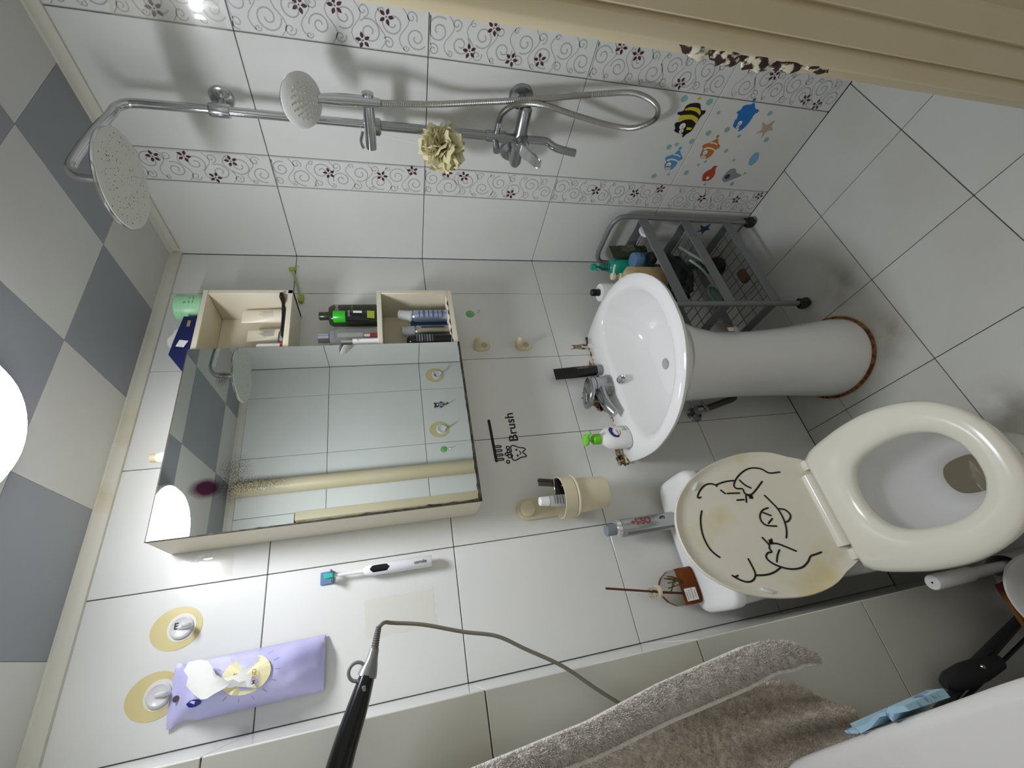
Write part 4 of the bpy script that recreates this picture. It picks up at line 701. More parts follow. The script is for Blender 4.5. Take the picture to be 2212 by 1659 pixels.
# two old white hooks on yellowed adhesive pads
M_PAD = mat('yellowed_pad', '#d8cb96', 0.25, var=(9, '#cfc08a', 0.4, 0.7)); M_HOOKW = mat('pearl_plastic', '#dcdadb', 0.25)
def pad_hook(label, x, z, y=YB, rz_=0.0, pad=True, s=1.0, mark=''):
    t = thing('pad_hook', label, 'hook', (x, y, z), (0, 0, rz_))
    if pad:
        bm = new_bm(); o2 = [(0.043 * s * math.cos(a) + (0.006 if math.cos(a) > 0 else 0) * 0, 0.050 * s * math.sin(a) * (1.05 if math.sin(a) > 0 else 0.95)) for a in [2 * math.pi * i / 40 for i in range(40)]]
        loft(bm, [[(u, -h, v + 0.008 * s) for u, v in o2] for h in (0.0, 0.0006)]); obj('adhesive_pad', bm, M_PAD, t)
    plathe(t, 'clear_film', [(0, 0.0006), (0.028 * s, 0.0006), (0.028 * s, 0.0014), (0, 0.0014)], mat('milky_film', '#e4e2d4', 0.15), 30, rot=(R(90), 0, 0))
    plathe(t, 'base_disc', [(0, 0.0014), (0.0225 * s, 0.0014), (0.0225 * s, 0.006), (0.019 * s, 0.0085), (0.0155 * s, 0.006), (0, 0.006)], M_HOOKW, 32, rot=(R(90), 0, 0))
    ptube(t, 'hook_arm', spline([(0, -0.006, 0.004 * s), (0, -0.010, -0.012 * s), (0, -0.020, -0.022 * s), (0, -0.032, -0.020 * s), (0, -0.036, -0.012 * s)], 4), 0.0048 * s, M_HOOKW, 10, flat=1.0)
    if mark: text(mark, 0.008 * s, M_INK, t, axes((0, 0, -1), (1, 0, 0), (-0.003 * s, -0.0064, 0.013 * s)), bold=0.02)
    return t
pad_hook('white hook on yellowed oval pad beside the cabinet', -0.063, 1.938, mark='E'); pad_hook('white hook on yellowed pad holding the lilac tissue pack', -0.183, 1.958)
pad_hook('white hook on a yellowed pad nearest the shower wall, shown in the mirror', 1.025, 1.24, YF, R(180), mark='E'); pad_hook('white hook on a yellowed pad between bear and green hooks, shown in the mirror', 0.709, 1.245, YF, R(180))
# bear shaped hook on the front wall
t = thing('bear_hook', 'brown bear shaped hook in a blue top, shown in the mirror', 'hook', (0.845, YF, 1.24), (0, 0, R(180)))
M_BEAR = mat('brown_plastic', '#4c2d28', 0.5)
plathe(t, 'head', [(0, 0), (0.012, 0), (0.011, 0.005), (0, 0.007)], M_BEAR, 20, loc=(0, 0, 0.016), rot=(R(90), 0, 0)); plathe(t, 'muzzle', [(0, 0.006), (0.005, 0.006), (0.004, 0.009), (0, 0.0095)], M_TUBEW, 12, loc=(0, 0, 0.014), rot=(R(90), 0, 0))
for s in (-1, 1): plathe(t, 'ear', [(0, 0), (0.0045, 0), (0.004, 0.004), (0, 0.005)], M_BEAR, 10, loc=(s * 0.010, 0, 0.027), rot=(R(90), 0, 0)); pbox(t, 'arm', (s * 0.013, -0.004, -0.004), (0.006, 0.006, 0.014), M_BEAR, 0.002)
pbox(t, 'top', (0, -0.004, -0.005), (0.020, 0.008, 0.022), mat('sky_blue_plastic', '#7da3c8', 0.5), 0.003); ptube(t, 'hook_arm', [(0, -0.004, -0.015), (0, -0.006, -0.032), (0, -0.016, -0.040), (0, -0.024, -0.034)], 0.003, M_BEAR, 8)
# electric toothbrush stuck to the wall
eb = thing('electric_toothbrush', 'white electric toothbrush hanging on the wall with head in blue holder', 'toothbrush', (-0.008, YB - 0.020, 1.391))
plathe(eb, 'handle', [(0, 0), (0.0125, 0), (0.0135, 0.002), (0.0135, 0.145), (0.010, 0.160), (0.006, 0.164), (0, 0.164)], mat('satin_white_plastic', '#e9ebee', 0.3), 28)
plathe(eb, 'neck', [(0, 0.164), (0.0055, 0.164), (0.0035, 0.205), (0.0032, 0.235), (0, 0.236)], M_TUBEW, 14)
bm = new_bm(); prev = None
for i in range(9):
    z = 0.103 + 0.046 * i / 8; w = 36 * math.sqrt(max(0.02, 1 - (2 * i / 8 - 1) ** 6)); cur = [bm.verts.new((0.0138 * math.sin(R(w * q)), -0.0138 * math.cos(R(w * q)), z)) for q in (-1, -0.5, 0, 0.5, 1)]
    if prev:
        for q in range(4): bm.faces.new((prev[q], prev[q + 1], cur[q + 1], cur[q]))
    prev = cur
obj_flat('display', bm, mat('gloss_black_display', '#141518', 0.12), eb, Y0)
text('usmile', 0.030, M_INK, eb, axes((0, 0, -1), (1, 0, 0), (-0.004, -0.0142, 0.043)), bold=0.008, ext=0.0)
hd_ = pbox(eb, 'bristles', (0, -0.006, 0.243), (0.012, 0.012, 0.022), mat('green_bristles', '#2fb39a', 0.6), 0.002)
bh = thing('brush_head_holder', 'small translucent blue holder around the toothbrush head', 'holder', (-0.008, YB, 1.635))
M_BLUEP = mat('translucent_blue_plastic', '#7f9cc4', 0.3, trans=0.3, ior=1.2)
pbox(bh, 'back_plate', (0, -0.0025, 0.006), (0.030, 0.004, 0.032), M_BLUEP, 0.002)
for s in (-1, 1): pbox(bh, 'arm', (s * 0.011, -0.018, -0.006), (0.006, 0.030, 0.005), M_BLUEP, 0.0015)
# clear adhesive film left on the wall
def film_patch(label, c, w, h, seed, wall='b'):
    bm = new_bm(); nx, nz = 22, 14; g = []
    for i in range(nx + 1):
        row = []
        for j in range(nz + 1):
            u, v = i / nx - 0.5, j / nz - 0.5; e = 0.0006 + 0.0010 * abs(noise.noise(Vector((u * 9, v * 9, seed)))); edge = 1 + 0.06 * noise.noise(Vector((u * 6, v * 6, seed + 9)))
            p = (u * w * edge, -e, v * h * edge) if wall == 'b' else (-e, -u * w * edge, v * h * edge); row.append(bm.verts.new(p))
        g.append(row)
    for i in range(nx):
        for j in range(nz): bm.faces.new((g[i][j], g[i + 1][j], g[i + 1][j + 1], g[i][j + 1]))
    o = obj_flat('adhesive_film', bm, mat('wrinkled_clear_film_' + wall + str(seed), '#f6f1dd', 0.06, alpha=0.22, spec=0.9, coat=1.0), None, Y0 if wall == 'b' else (-1, 0, 0), loc=c)
    for f in o.data.polygons: f.use_smooth = True
    return tag(o, label, 'film')
film_patch('wrinkled clear adhesive patch below the electric toothbrush', (-0.112, YB - .0002, 1.475), 0.085, 0.165, 1)
film_patch('clear adhesive patch beside the cabinet near the ceiling', (0.058, YB - .0002, 1.890), 0.055, 0.075, 2)
film_patch('wrinkled clear adhesive patch high on the shower wall border', (XR - .0003, 0.495, 1.90), 0.10, 0.22, 3, 'r')
# tumbler holder with contents
th = thing('tumbler_holder', 'cream suction wall holder carrying a cup', 'holder', (0.092, YB, 1.113))
bm = new_bm(); o2 = [(0.030 * math.cos(a), 0.030 * math.sin(a) + (0.0 if math.sin(a) > 0 else -0.075)) for a in [2 * math.pi * i / 40 for i in range(40)]]
loft(bm, [[(u, -h, v) for u, v in [(k * x, y if k == 1 else y * 0.97) for x, y in o2]] for h, k in ((0.0, 1.0), (0.010, 1.0), (0.013, 0.93))]); obj('plate', bm, M_CREAMPL, th)
plathe(th, 'button', [(0, 0.012), (0.0225, 0.012), (0.0225, 0.022), (0.020, 0.025), (0, 0.026)], M_CREAMPL, 32, rot=(R(90), 0, 0))
bm = new_bm(); tube(bm, [(0.006 + 0.0525 * math.cos(a), -0.066 + 0.0525 * math.sin(a), -0.122) for a in [2 * math.pi * i / 36 for i in range(36)]], 0.005, 8, closed=True, flat=1.0); obj('ring', bm, M_CREAMPL, th); pbox(th, 'ring_arm', (0.006, -0.010, -0.100), (0.03, 0.014, 0.02), M_CREAMPL, 0.003)
cu_ = thing('tumbler', 'cream plastic tumbler full of combs and tubes', 'cup', (0.098, YB - 0.066, 0.893))
bm = new_bm(); lathe(bm, [(0.0, 0.0), (0.040, 0.0), (0.044, 0.004), (0.0475, 0.07), (0.0485, 0.104), (0.0555, 0.1045), (0.0570, 0.140), (0.0555, 0.1405), (0.0545, 0.135), (0.0465, 0.10), (0.042, 0.006), (0.0, 0.005)], 44); obj('cup', bm, M_CREAMPL, cu_)
cm = thing('hair_comb', 'dark brown toothed comb leaning in the tumbler', 'comb', (0.120, YB - 0.062, 0.900), (R(0), R(10), 0))
pbox(cm, 'spine', (0.004, 0, 0.0925), (0.007, 0.012, 0.185), mat('dark_brown_plastic', '#3a2b28', 0.35), 0.002)
bm = new_bm()
for k in range(22): box(bm, (-0.006, 0, 0.13 + 0.0025 * k), (0.014, 0.004, 0.0012))
obj('teeth', bm, mat('dark_brown_plastic', '#3a2b28'), cm)['kind'] = 'stuff'
bc = thing('compact_case', 'black glossy case with small white mark in the tumbler', 'case', (0.112, YB - 0.072, 0.900), (0, R(6), 0))
pbox(bc, 'case', (0, 0, 0.070), (0.044, 0.020, 0.140), mat('gloss_black_plastic', '#0e0f12', 0.15), 0.004, 2); pbox(bc, 'silver_rim', (0, 0.0, 0.1425), (0.040, 0.016, 0.004), M_CHROME, 0.001); text('/', 0.005, M_TUBEW, bc, axes((1, 0, 0), (0, 0, 1), (-0.003, -0.0105, 0.115)), bold=0.02, height=0.010)
ct = thing('cream_tube', 'pale grey tube with white screw cap standing in the tumbler', 'tube', (0.078, YB - 0.078, 0.935), (R(2), R(4), 0))
bm = new_bm(); loft(bm, [ell(0, 0, 0.017, 0.003, 0.0, 20), ell(0, 0, 0.017, 0.012, 0.08, 20), ell(0, 0, 0.015, 0.014, 0.128, 20), ell(0, 0, 0.012, 0.012, 0.136, 20)]); obj('body', bm, mat('pale_grey_tube', '#b9bdb9', 0.35), ct)
plathe(ct, 'cap', [(0, 0.136), (0.0135, 0.136), (0.0120, 0.160), (0.010, 0.162), (0, 0.162)], M_TUBEW, 20)
bm = new_bm()
for k in range(4): ribbon(bm, [(-0.012 + 0.004 * q, -0.0135 + 0.0005 * abs(q - 3) ** 2 * 0.6, 0.098 + 0.008 * k) for q in range(7)], (0, -1, 0), 0.003 if k == 2 else 0.0018, 0.0012, False)
obj_flat('caption', bm, mat('slate_green_print', '#46594f', 0.5), ct, Y0)['kind'] = 'stuff'
# ================================================================ on the toilet tank
sc = thing('hair_spray_can', 'silver hair spray can standing on the toilet tank', 'can', (-0.006, 1.172, 0.7015))
plathe(sc, 'can', [(0, 0), (0.0235, 0), (0.0245, 0.004), (0.0245, 0.165), (0.023, 0.172), (0, 0.173)], mat('silver_spray_can', '#aeb0b0', 0.28, 0.7), 32)
plathe(sc, 'shoulder', [(0, 0.173), (0.0225, 0.173), (0.0215, 0.184), (0.016, 0.187), (0, 0.188)], mat('bright_silver', '#e2e3e4', 0.2, 0.8), 30); plathe(sc, 'cap', [(0, 0.187), (0.0158, 0.187), (0.0158, 0.212), (0.0148, 0.2145), (0, 0.215)], mat('slate_grey_plastic', '#7c858d', 0.4), 28)
def curved_text(parent, s, w, zc, m, R0, bold, ang0, h=None):
    o = text(s, w, m, parent, Matrix.Identity(4), bold=bold, height=h, ext=0.0)
    for v in o.data.vertices:          # letters run down the can, wrapped round its side
        a = R(ang0) + (v.co.y) / R0; z = zc + v.co.x; v.co = Vector((-(R0 + 0.0004) * math.sin(a), -(R0 + 0.0004) * math.cos(a), z))
    return o
o = curved_text(sc, 'OSiS+', 0.060, 0.085, mat('crimson_print', '#9c1f3a', 0.4), 0.0246, 0.01, -42, 0.020)
o = text('3', 0.009, M_INK, sc, axes((1, 0, 0), (0, 0, 1), (0.004, -0.0250, 0.040)), bold=0.02, height=0.016)
bm = new_bm(); pts = [(0.0248 * math.sin(R(d)), -0.0248 * math.cos(R(d)), 0.085) for d in (-62, -52, -42)]; ribbon(bm, pts, (-0.7, -0.7, 0), 0.15, 0.0003, False); obj_flat('grey_strip', bm, mat('mid_grey_print', '#777a7c', 0.4), sc, (-0.7, -0.7, 0))
df = thing('reed_diffuser', 'glass reed diffuser with amber oil and brown reed on the tank', 'diffuser', (-0.176, 1.186, 0.7015))
def rr_loft(bm, spec): loft(bm, [rrect(0, 0, a, b, z, p, 36) for a, b, z, p in spec])
bm = new_bm(); rr_loft(bm, [(0.042, 0.022, 0.0, 4), (0.046, 0.026, 0.004, 4), (0.046, 0.026, 0.040, 3.6), (0.043, 0.024, 0.070, 2.6), (0.030, 0.018, 0.092, 2.2), (0.013, 0.013, 0.104, 2), (0.0115, 0.0115, 0.125, 2), (0.014, 0.014, 0.127, 2), (0.014, 0.014, 0.133, 2)]); obj('bottle', bm, M_GLASS, df)
bm = new_bm(); rr_loft(bm, [(0.040, 0.020, 0.004, 4), (0.042, 0.022, 0.007, 4), (0.042, 0.022, 0.034, 3.6)]); obj('oil', bm, mat('amber_oil', '#a85a1c', 0.05, trans=0.55, ior=1.1), df)
plathe(df, 'neck_band', [(0.0125, 0.106), (0.0155, 0.106), (0.0155, 0.113), (0.0125, 0.113)], M_CREAMPL, 24)
ptube(df, 'reed', [(-0.022, 0.004, 0.010), (0.002, 0, 0.125), (0.030, -0.004, 0.255)], 0.0028, mat('brown_reed', '#5e2d1c', 0.6), 8)
rr = random.Random(5); bm = new_bm()
for k in range(7): tube(bm, spline([(0.010, 0.0, 0.03), (0.015 + rr.uniform(-.01, .01), rr.uniform(-.008, .008), 0.05), (0.012 + rr.uniform(-.022, .022), rr.uniform(-.01, .01), 0.075)], 4), 0.0016, 5)
obj('dried_flowers', bm, mat('dried_flower_brown', '#6d5a33', 0.8), df)['kind'] = 'stuff'
bm = new_bm(); box(bm, (-0.022, -0.0268, 0.033), (0.030, 0.0006, 0.034)); obj('paper_label', bm, mat('paper_label', '#e9e8e2', 0.7), df)
bm = new_bm()
for k in range(4): ribbon(bm, [(-0.034 + .0025 * (k % 2), -0.0272, 0.046 - 0.008 * k), (-0.014 + 0.003 * (k % 3), -0.0272, 0.046 - 0.008 * k)], Y0, 0.0016, 0.0002, False)
obj_flat('label_print', bm, M_INKG, df, Y0)['kind'] = 'stuff'
# ================================================================ lilac tissue pack hanging on the pad hook
tp = thing('tissue_pack', 'lilac hanging tissue pack with a white tissue pulled out', 'tissue pack', (-0.186, YB - 0.004, 1.640))
M_LILAC = mat('lilac_film', '#c5c2ea', 0.32, var=(10, '#b3b2e4', 0.4, 0.75), bump=(25, 0.5))
bm = new_bm(); nx, nz = 16, 34; Hh = 0.292; front = []; back = []
for j in range(nz + 1):
    v = j / nz; z = v * Hh; pinch = 1.0 - 0.10 * math.exp(-((v - 0.90) / 0.06) ** 2) + (0.06 if v > 0.96 else 0); hw = 0.054 * pinch
    thick = 0.074 * (math.sin(math.pi * min(max((v + 0.02) / 0.98, 0), 1)) ** 0.55); thick = max(thick, 0.004) if v < 0.86 else max(0.006, 0.074 * (1 - v) / 0.22 * 0.8)
    fr = []
    for i in range(nx + 1):
        u = i / nx * 2 - 1; bul = (1 - abs(u) ** 3.2) * thick; fold = 0.006 * noise.noise(Vector((u * 2.2, v * 9, 1.3))) * min(1, thick * 30)
        fr.append(bm.verts.new((u * hw - 0.006 * (v - 0.5), -0.004 - bul - fold, z + 0.004 * noise.noise(Vector((u * 3, v * 2, 7))) * (1 if j in (0, nz) else 0))))
    front.append(fr)
bk = [[bm.verts.new((f.co.x, -0.001, f.co.z)) for f in (fr[0], fr[-1])] for fr in front]
for j in range(nz):
    for i in range(nx): bm.faces.new((front[j][i], front[j][i + 1], front[j + 1][i + 1], front[j + 1][i]))
    bm.faces.new((front[j][0], front[j + 1][0], bk[j + 1][0], bk[j][0])); bm.faces.new((front[j][nx], bk[j][1], bk[j + 1][1], front[j + 1][nx])); bm.faces.new((bk[j][0], bk[j + 1][0], bk[j + 1][1], bk[j][1]))
bm.faces.new(front[0] + bk[0][::-1]); bm.faces.new(front[nz] + bk[nz][::-1])
pack = obj('pouch', bm, M_LILAC, tp, ang=50)
def py(u, v):  # front surface of the pouch (fraction across, fraction up)
    j = min(nz, max(0, int(round(v * nz)))); i = min(nx, max(0, int(round((u + 1) / 2 * nx)))); return Vector(pack.data.vertices[[0][0] + (j * (nx + 1) + i)].co)
def onp(u, v, lift=0.003): p = py(u, v); return (p.x + (u - (round((u + 1) / 2 * nx) / nx * 2 - 1)) * 0.054, p.y - lift, v * Hh)
bm = new_bm(); K = 24; c_ = bm.verts.new(onp(0.10, 0.47, 0.004)); rg = [bm.verts.new(onp(0.10 + 0.62 * math.cos(a), 0.47 + 0.155 * math.sin(a), 0.004)) for a in [2 * math.pi * i / K for i in range(K)]]
for i in range(K): bm.faces.new((c_, rg[i], rg[(i + 1) % K]))
obj_flat('yellow_emblem', bm, mat('pale_yellow_print', '#e6dfb0', 0.4), tp, Y0)
bm = new_bm()
for k in range(14):
    a = 2 * math.pi * k / 14 + 0.2; ribbon(bm, [onp(0.10 + r1 * math.cos(a), 0.47 + r1 * 0.25 * math.sin(a), 0.003) for r1 in (0.72, 0.86)], Y0, 0.0010, 0.001, False)
obj_flat('ray_print', bm, M_INKG, tp, Y0)['kind'] = 'stuff'
bm = new_bm(); prev = None
for i in range(9):
    t = i / 8; z0 = 0.245 - 0.125 * t; w = 0.020 + 0.012 * math.sin(t * 7); cur = [bm.verts.new((0.028 - 0.03 * math.sin(t * 2.4) + s * w, -0.074 - 0.014 * math.sin(t * 3.0) - 0.005 * math.cos(s * 2 + i), z0 + 0.006 * math.sin(s * 3 + i))) for s in (-1, -0.33, 0.33, 1)]
    if prev:
        for q in range(3): bm.faces.new((prev[q], prev[q + 1], cur[q + 1], cur[q]))
    prev = cur
obj('tissue', bm, mat('soft_tissue', '#e4e4de', 0.9), tp, ang=30)
bm = new_bm(); pts = [onp(-0.42 + 0.12 * math.cos(a), 0.80 + 0.06 * math.sin(a) * (1 if math.sin(a) < 0 else 0.8), 0.002) for a in [2 * math.pi * i / 20 for i in range(20)]]; bm.faces.new([bm.verts.new(p) for p in pts]); obj_flat('blue_drop_logo', bm, M_NAVY, tp, Y0)
for k, (s, u, v, w) in enumerate((('MIND', 0.0, 0.40, 0.026), ('ACT', 0.16, 0.52, 0.018))): text(s, w, mat('brown_gold_print', '#8c6b3a', 0.5), tp, axes((1, 0, 0), (0, 0, 1), onp(u - 0.25, v, 0.006)), bold=0.01)
bm = new_bm(); disc(bm, onp(-0.15, 0.945, 0.0035), Y0, 0.006, 0.001, 14); obj_flat('hang_hole', bm, mat('hole_shadow', '#4c4450', 0.8), tp, Y0)
# ================================================================ fish stickers on the shower wall
FISH = {'yb': [(0.5707, 0.5227), (0.5676, 0.4927), (0.5856, 0.4765), (0.5849, 0.4606), (0.5933, 0.4575), (0.6037, 0.4648), (0.6178, 0.4677), (0.634, 0.4694), (0.6505, 0.4711), (0.6641, 0.4844), (0.6729, 0.4888), (0.6734, 0.4934), (0.6634, 0.4981), (0.662, 0.5168), (0.6564, 0.5331), (0.6483, 0.5342), (0.6371, 0.543), (0.6299, 0.5401), (0.6256, 0.5264), (0.6083, 0.5389), (0.6065, 0.5492), (0.6, 0.5518), (0.5937, 0.5361), (0.5804, 0.535)], 'y1': [(0.5923, 0.5323), (0.5843, 0.528), (0.5799, 0.5124), (0.5812, 0.4886), (0.5893, 0.4753), (0.6005, 0.4716), (0.5926, 0.4883), (0.5892, 0.5113)], 'y2': [(0.6092, 0.5384), (0.6045, 0.5204), (0.6023, 0.4986), (0.6087, 0.4758), (0.6141, 0.47), (0.626, 0.4696), (0.6235, 0.4748), (0.6163, 0.4922), (0.6185, 0.5143), (0.6256, 0.5264), (0.6274, 0.5346)], 'y3': [(0.6404, 0.494), (0.6406, 0.4748), (0.6478, 0.4752), (0.6495, 0.4932)], 'ye': [(0.6392, 0.5125), (0.654, 0.5084)], 'bb': [(0.5447, 0.3034), (0.5621, 0.286), (0.5626, 0.272), (0.57, 0.2685), (0.5788, 0.2765), (0.5948, 0.2764), (0.6113, 0.2787), (0.6265, 0.2849), (0.6359, 0.2956), (0.6341, 0.2994), (0.6259, 0.3005), (0.6272, 0.3147), (0.6223, 0.3283), (0.6144, 0.3316), (0.6027, 0.3353), (0.5982, 0.3311), (0.583, 0.3375), (0.5817, 0.3445), (0.5769, 0.3445), (0.5692, 0.3357), (0.5595, 0.3356), (0.5535, 0.3233), (0.5512, 0.3105)], 'be': [(0.6093, 0.3104), (0.6206, 0.3107)], 'ob': [(0.6661, 0.3574), (0.6814, 0.3457), (0.6881, 0.3346), (0.6956, 0.332), (0.703, 0.3398), (0.7123, 0.3425), (0.7239, 0.3438), (0.7362, 0.3537), (0.7379, 0.3591), (0.7279, 0.3644), (0.7355, 0.3724), (0.7308, 0.3857), (0.7209, 0.3895), (0.7098, 0.3915), (0.7054, 0.3919), (0.6972, 0.3997), (0.6928, 0.4), (0.6866, 0.3915), (0.6822, 0.3793), (0.6787, 0.3766), (0.6713, 0.3665)], 'o1': [(0.7041, 0.3902), (0.6972, 0.3744), (0.6997, 0.3523), (0.7074, 0.3381), (0.7099, 0.3403), (0.7033, 0.355), (0.7026, 0.3734), (0.7081, 0.385)], 'o2': [(0.6797, 0.3759), (0.6795, 0.361), (0.6847, 0.3459), (0.6879, 0.345), (0.6838, 0.3605), (0.6843, 0.3779)], 'oe': [(0.7163, 0.3758), (0.73, 0.3759)], 'lb': [(0.7172, 0.4772), (0.7318, 0.4637), (0.7421, 0.4513), (0.7478, 0.4504), (0.7544, 0.4605), (0.7637, 0.4601), (0.7804, 0.4632), (0.7896, 0.4734), (0.7863, 0.4765), (0.7769, 0.478), (0.7871, 0.4875), (0.7822, 0.5004), (0.7697, 0.506), (0.7603, 0.5049), (0.7562, 0.5109), (0.7475, 0.5157), (0.7426, 0.5122), (0.7359, 0.4987), (0.7316, 0.4887), (0.7236, 0.4859)], 'l1': [(0.7535, 0.5061), (0.7476, 0.4895), (0.7506, 0.4703), (0.7575, 0.4561), (0.759, 0.4603), (0.7543, 0.4732), (0.7532, 0.4888), (0.7588, 0.5007)], 'l2': [(0.7318, 0.491), (0.7317, 0.4762), (0.7373, 0.4617), (0.7406, 0.461), (0.7362, 0.4761), (0.7359, 0.4912)], 'le': [(0.7697, 0.4909), (0.7814, 0.4907)], 'rb': [(0.7599, 0.2955), (0.772, 0.2953), (0.7862, 0.287), (0.801, 0.2838), (0.8168, 0.2923), (0.8212, 0.3168), (0.8117, 0.3257), (0.7945, 0.3314), (0.7816, 0.3238), (0.7709, 0.3121), (0.7623, 0.31)], 're': [(0.8076, 0.3052)], 'sb': [(0.7642, 0.2274), (0.7678, 0.2097), (0.7793, 0.197), (0.7862, 0.1722), (0.7927, 0.173), (0.809, 0.2032), (0.8194, 0.2211), (0.8127, 0.2356), (0.8004, 0.2429), (0.7776, 0.2397)], 'se': [(0.7966, 0.2261)], 'pb': [(0.7012, 0.1593), (0.7214, 0.1472), (0.736, 0.1494), (0.7476, 0.157), (0.7439, 0.171), (0.7289, 0.1799), (0.7125, 0.1817), (0.7015, 0.1767), (0.6985, 0.1683)], 'tb': [(0.5877, 0.1852), (0.6083, 0.1835), (0.6196, 0.1687), (0.6256, 0.1874), (0.6498, 0.1914), (0.6312, 0.2012), (0.6347, 0.2271), (0.6215, 0.2116), (0.5981, 0.2281), (0.6061, 0.2035)], 'nub': [(0.554, 0.5036), (0.7108, 0.4797), (0.6592, 0.3635), (0.5369, 0.3096)]}
NX = (-1, 0, 0); XS = XR - 0.0006
def st_poly(parent, name, key, m, lift, c):
    pts = FISH[key] if isinstance(key, str) else key; bm = new_bm()
    flatpoly(bm, [(-0.0, y - c[0], z - c[1]) for y, z in [(p.x, p.y) for p in spline([(a, b, 0) for a, b in pts], 3, True)]] if len(pts) > 6 else [(0, y - c[0], z - c[1]) for y, z in pts], NX, lift); return obj_flat(name, bm, m, parent, NX)
def st_dot(parent, name, p, r, m, lift, c):
    bm = new_bm(); disc(bm, (0, p[0] - c[0], p[1] - c[1]), NX, r, lift, 18); return obj_flat(name, bm, m, parent, NX)
M_ST_W = mat('sticker_white', '#eceae4', 0.4); M_ST_K = mat('sticker_black', '#17161a', 0.4)
def fish(label, body, m, bands, bm_, eyes, r_eye, nub, m_nub):
    c = FISH[body][0]; t = thing('fish_sticker', label, 'sticker', (XS, c[0], c[1]), group='fish stickers on the shower wall')
    st_poly(t, 'body_print', body, m, 0.0004, c)
    for b in bands: st_poly(t, 'stripe_print', b, bm_, 0.0008, c)
    for k, p in enumerate(FISH[eyes]):
        st_dot(t, 'eye_outline', p, r_eye * (1.14 if k == 0 else 0.85), M_ST_K, 0.0010, c); st_dot(t, 'eye_print', p, r_eye * (1.0 if k == 0 else 0.72), M_ST_W, 0.0012, c); st_dot(t, 'pupil_print', (p[0] + 0.001, p[1]), r_eye * 0.18, M_ST_K, 0.0014, c)
    st_dot(t, 'bubble_tip', nub, 0.0052, m_nub, 0.0007, c); return t
M_YEL = mat('sticker_yellow', '#d6c336', 0.4); M_BLU = mat('sticker_blue', '#2076c4', 0.4); M_ORA = mat('sticker_orange', '#c87a33', 0.4); M_LBL = mat('sticker_light_blue', '#5d9cc6', 0.4)
fish('black and yellow striped fish sticker on the shower wall', 'yb', M_ST_K, ('y1', 'y2', 'y3'), M_YEL, 'ye', 0.0105, FISH['nub'][0], M_YEL)
fish('plain blue fish sticker on the shower wall', 'bb', M_BLU, (), M_BLU, 'be', 0.0080, FISH['nub'][3], M_BLU)
fish('orange and white striped fish sticker on the shower wall', 'ob', M_ORA, ('o1', 'o2'), M_ST_W, 'oe', 0.0095, FISH['nub'][2], M_ORA)
fish('pale blue and white striped fish sticker on the shower wall', 'lb', M_LBL, ('l1', 'l2'), M_ST_W, 'le', 0.0095, FISH['nub'][1], M_LBL)
def plain(name, label, key, m, dots=()):
    c = FISH[key][0]; t = thing(name, label, 'sticker', (XS, c[0], c[1])); st_poly(t, 'print', key, m, 0.0004, c)
    for p, r, mm in dots: st_dot(t, 'spot_print', p, r, mm, 0.0008, c)
plain('seaweed_sticker', 'red leaf shaped sticker low on the shower wall', 'rb', mat('sticker_red', '#bd4a30', 0.4), [(FISH['re'][0], 0.006, M_ST_W)])
plain('shell_sticker', 'grey spiral shell sticker low on the shower wall', 'sb', mat('sticker_grey', '#9295a0', 0.4), [(FISH['se'][0], 0.010, mat('sticker_dark_grey', '#3b3f4b', 0.4))])
plain('pearl_sticker', 'smooth blue oval sticker low on the shower wall', 'pb', mat('sticker_oval_blue', '#7db4d2', 0.35)); plain('starfish_sticker', 'sandy beige starfish sticker low on the shower wall', 'tb', mat('sticker_sand', '#bdae8c', 0.5))
FISH['ts'] = [(y + 0.415, z - 0.025) for y, z in FISH['tb']]; plain('starfish_sticker', 'dark blue starfish sticker behind the grey cart', 'ts', mat('sticker_dark_blue', '#2c5a86', 0.5))
M_BUB = mat('sticker_teal', '#8fbab4', 0.4); BUB = [(0.56, 0.553), (0.56, 0.462), (0.587, 0.41), (0.57, 0.221), (0.635, 0.343), (0.652, 0.405), (0.684, 0.45), (0.699, 0.5), (0.71, 0.523), (0.651, 0.283), (0.653, 0.167), (0.704, 0.298), (0.734, 0.243), (0.748, 0.354), (0.762, 0.374), (0.795, 0.404), (0.817, 0.525), (0.806, 0.471), (0.778, 0.161), (0.824, 0.186), (0.834, 0.3)]
BIG = [.010, .010, .006, .008, .009, .009, .0085, .006, .0085, .006, .009, .007, .005, .005, .005, .009, .009, .005, .005, .008, .005]
for (y, z), r in zip(BUB, BIG):
    bm = new_bm(); disc(bm, (0, 0, 0), NX, r, 0.0004, 20); tag(obj_flat('bubble_sticker', bm, M_BUB, None, NX, loc=(XS, y, z)), 'small teal round bubble sticker among the fish on the shower wall', 'sticker', 'bubble stickers on the shower wall')
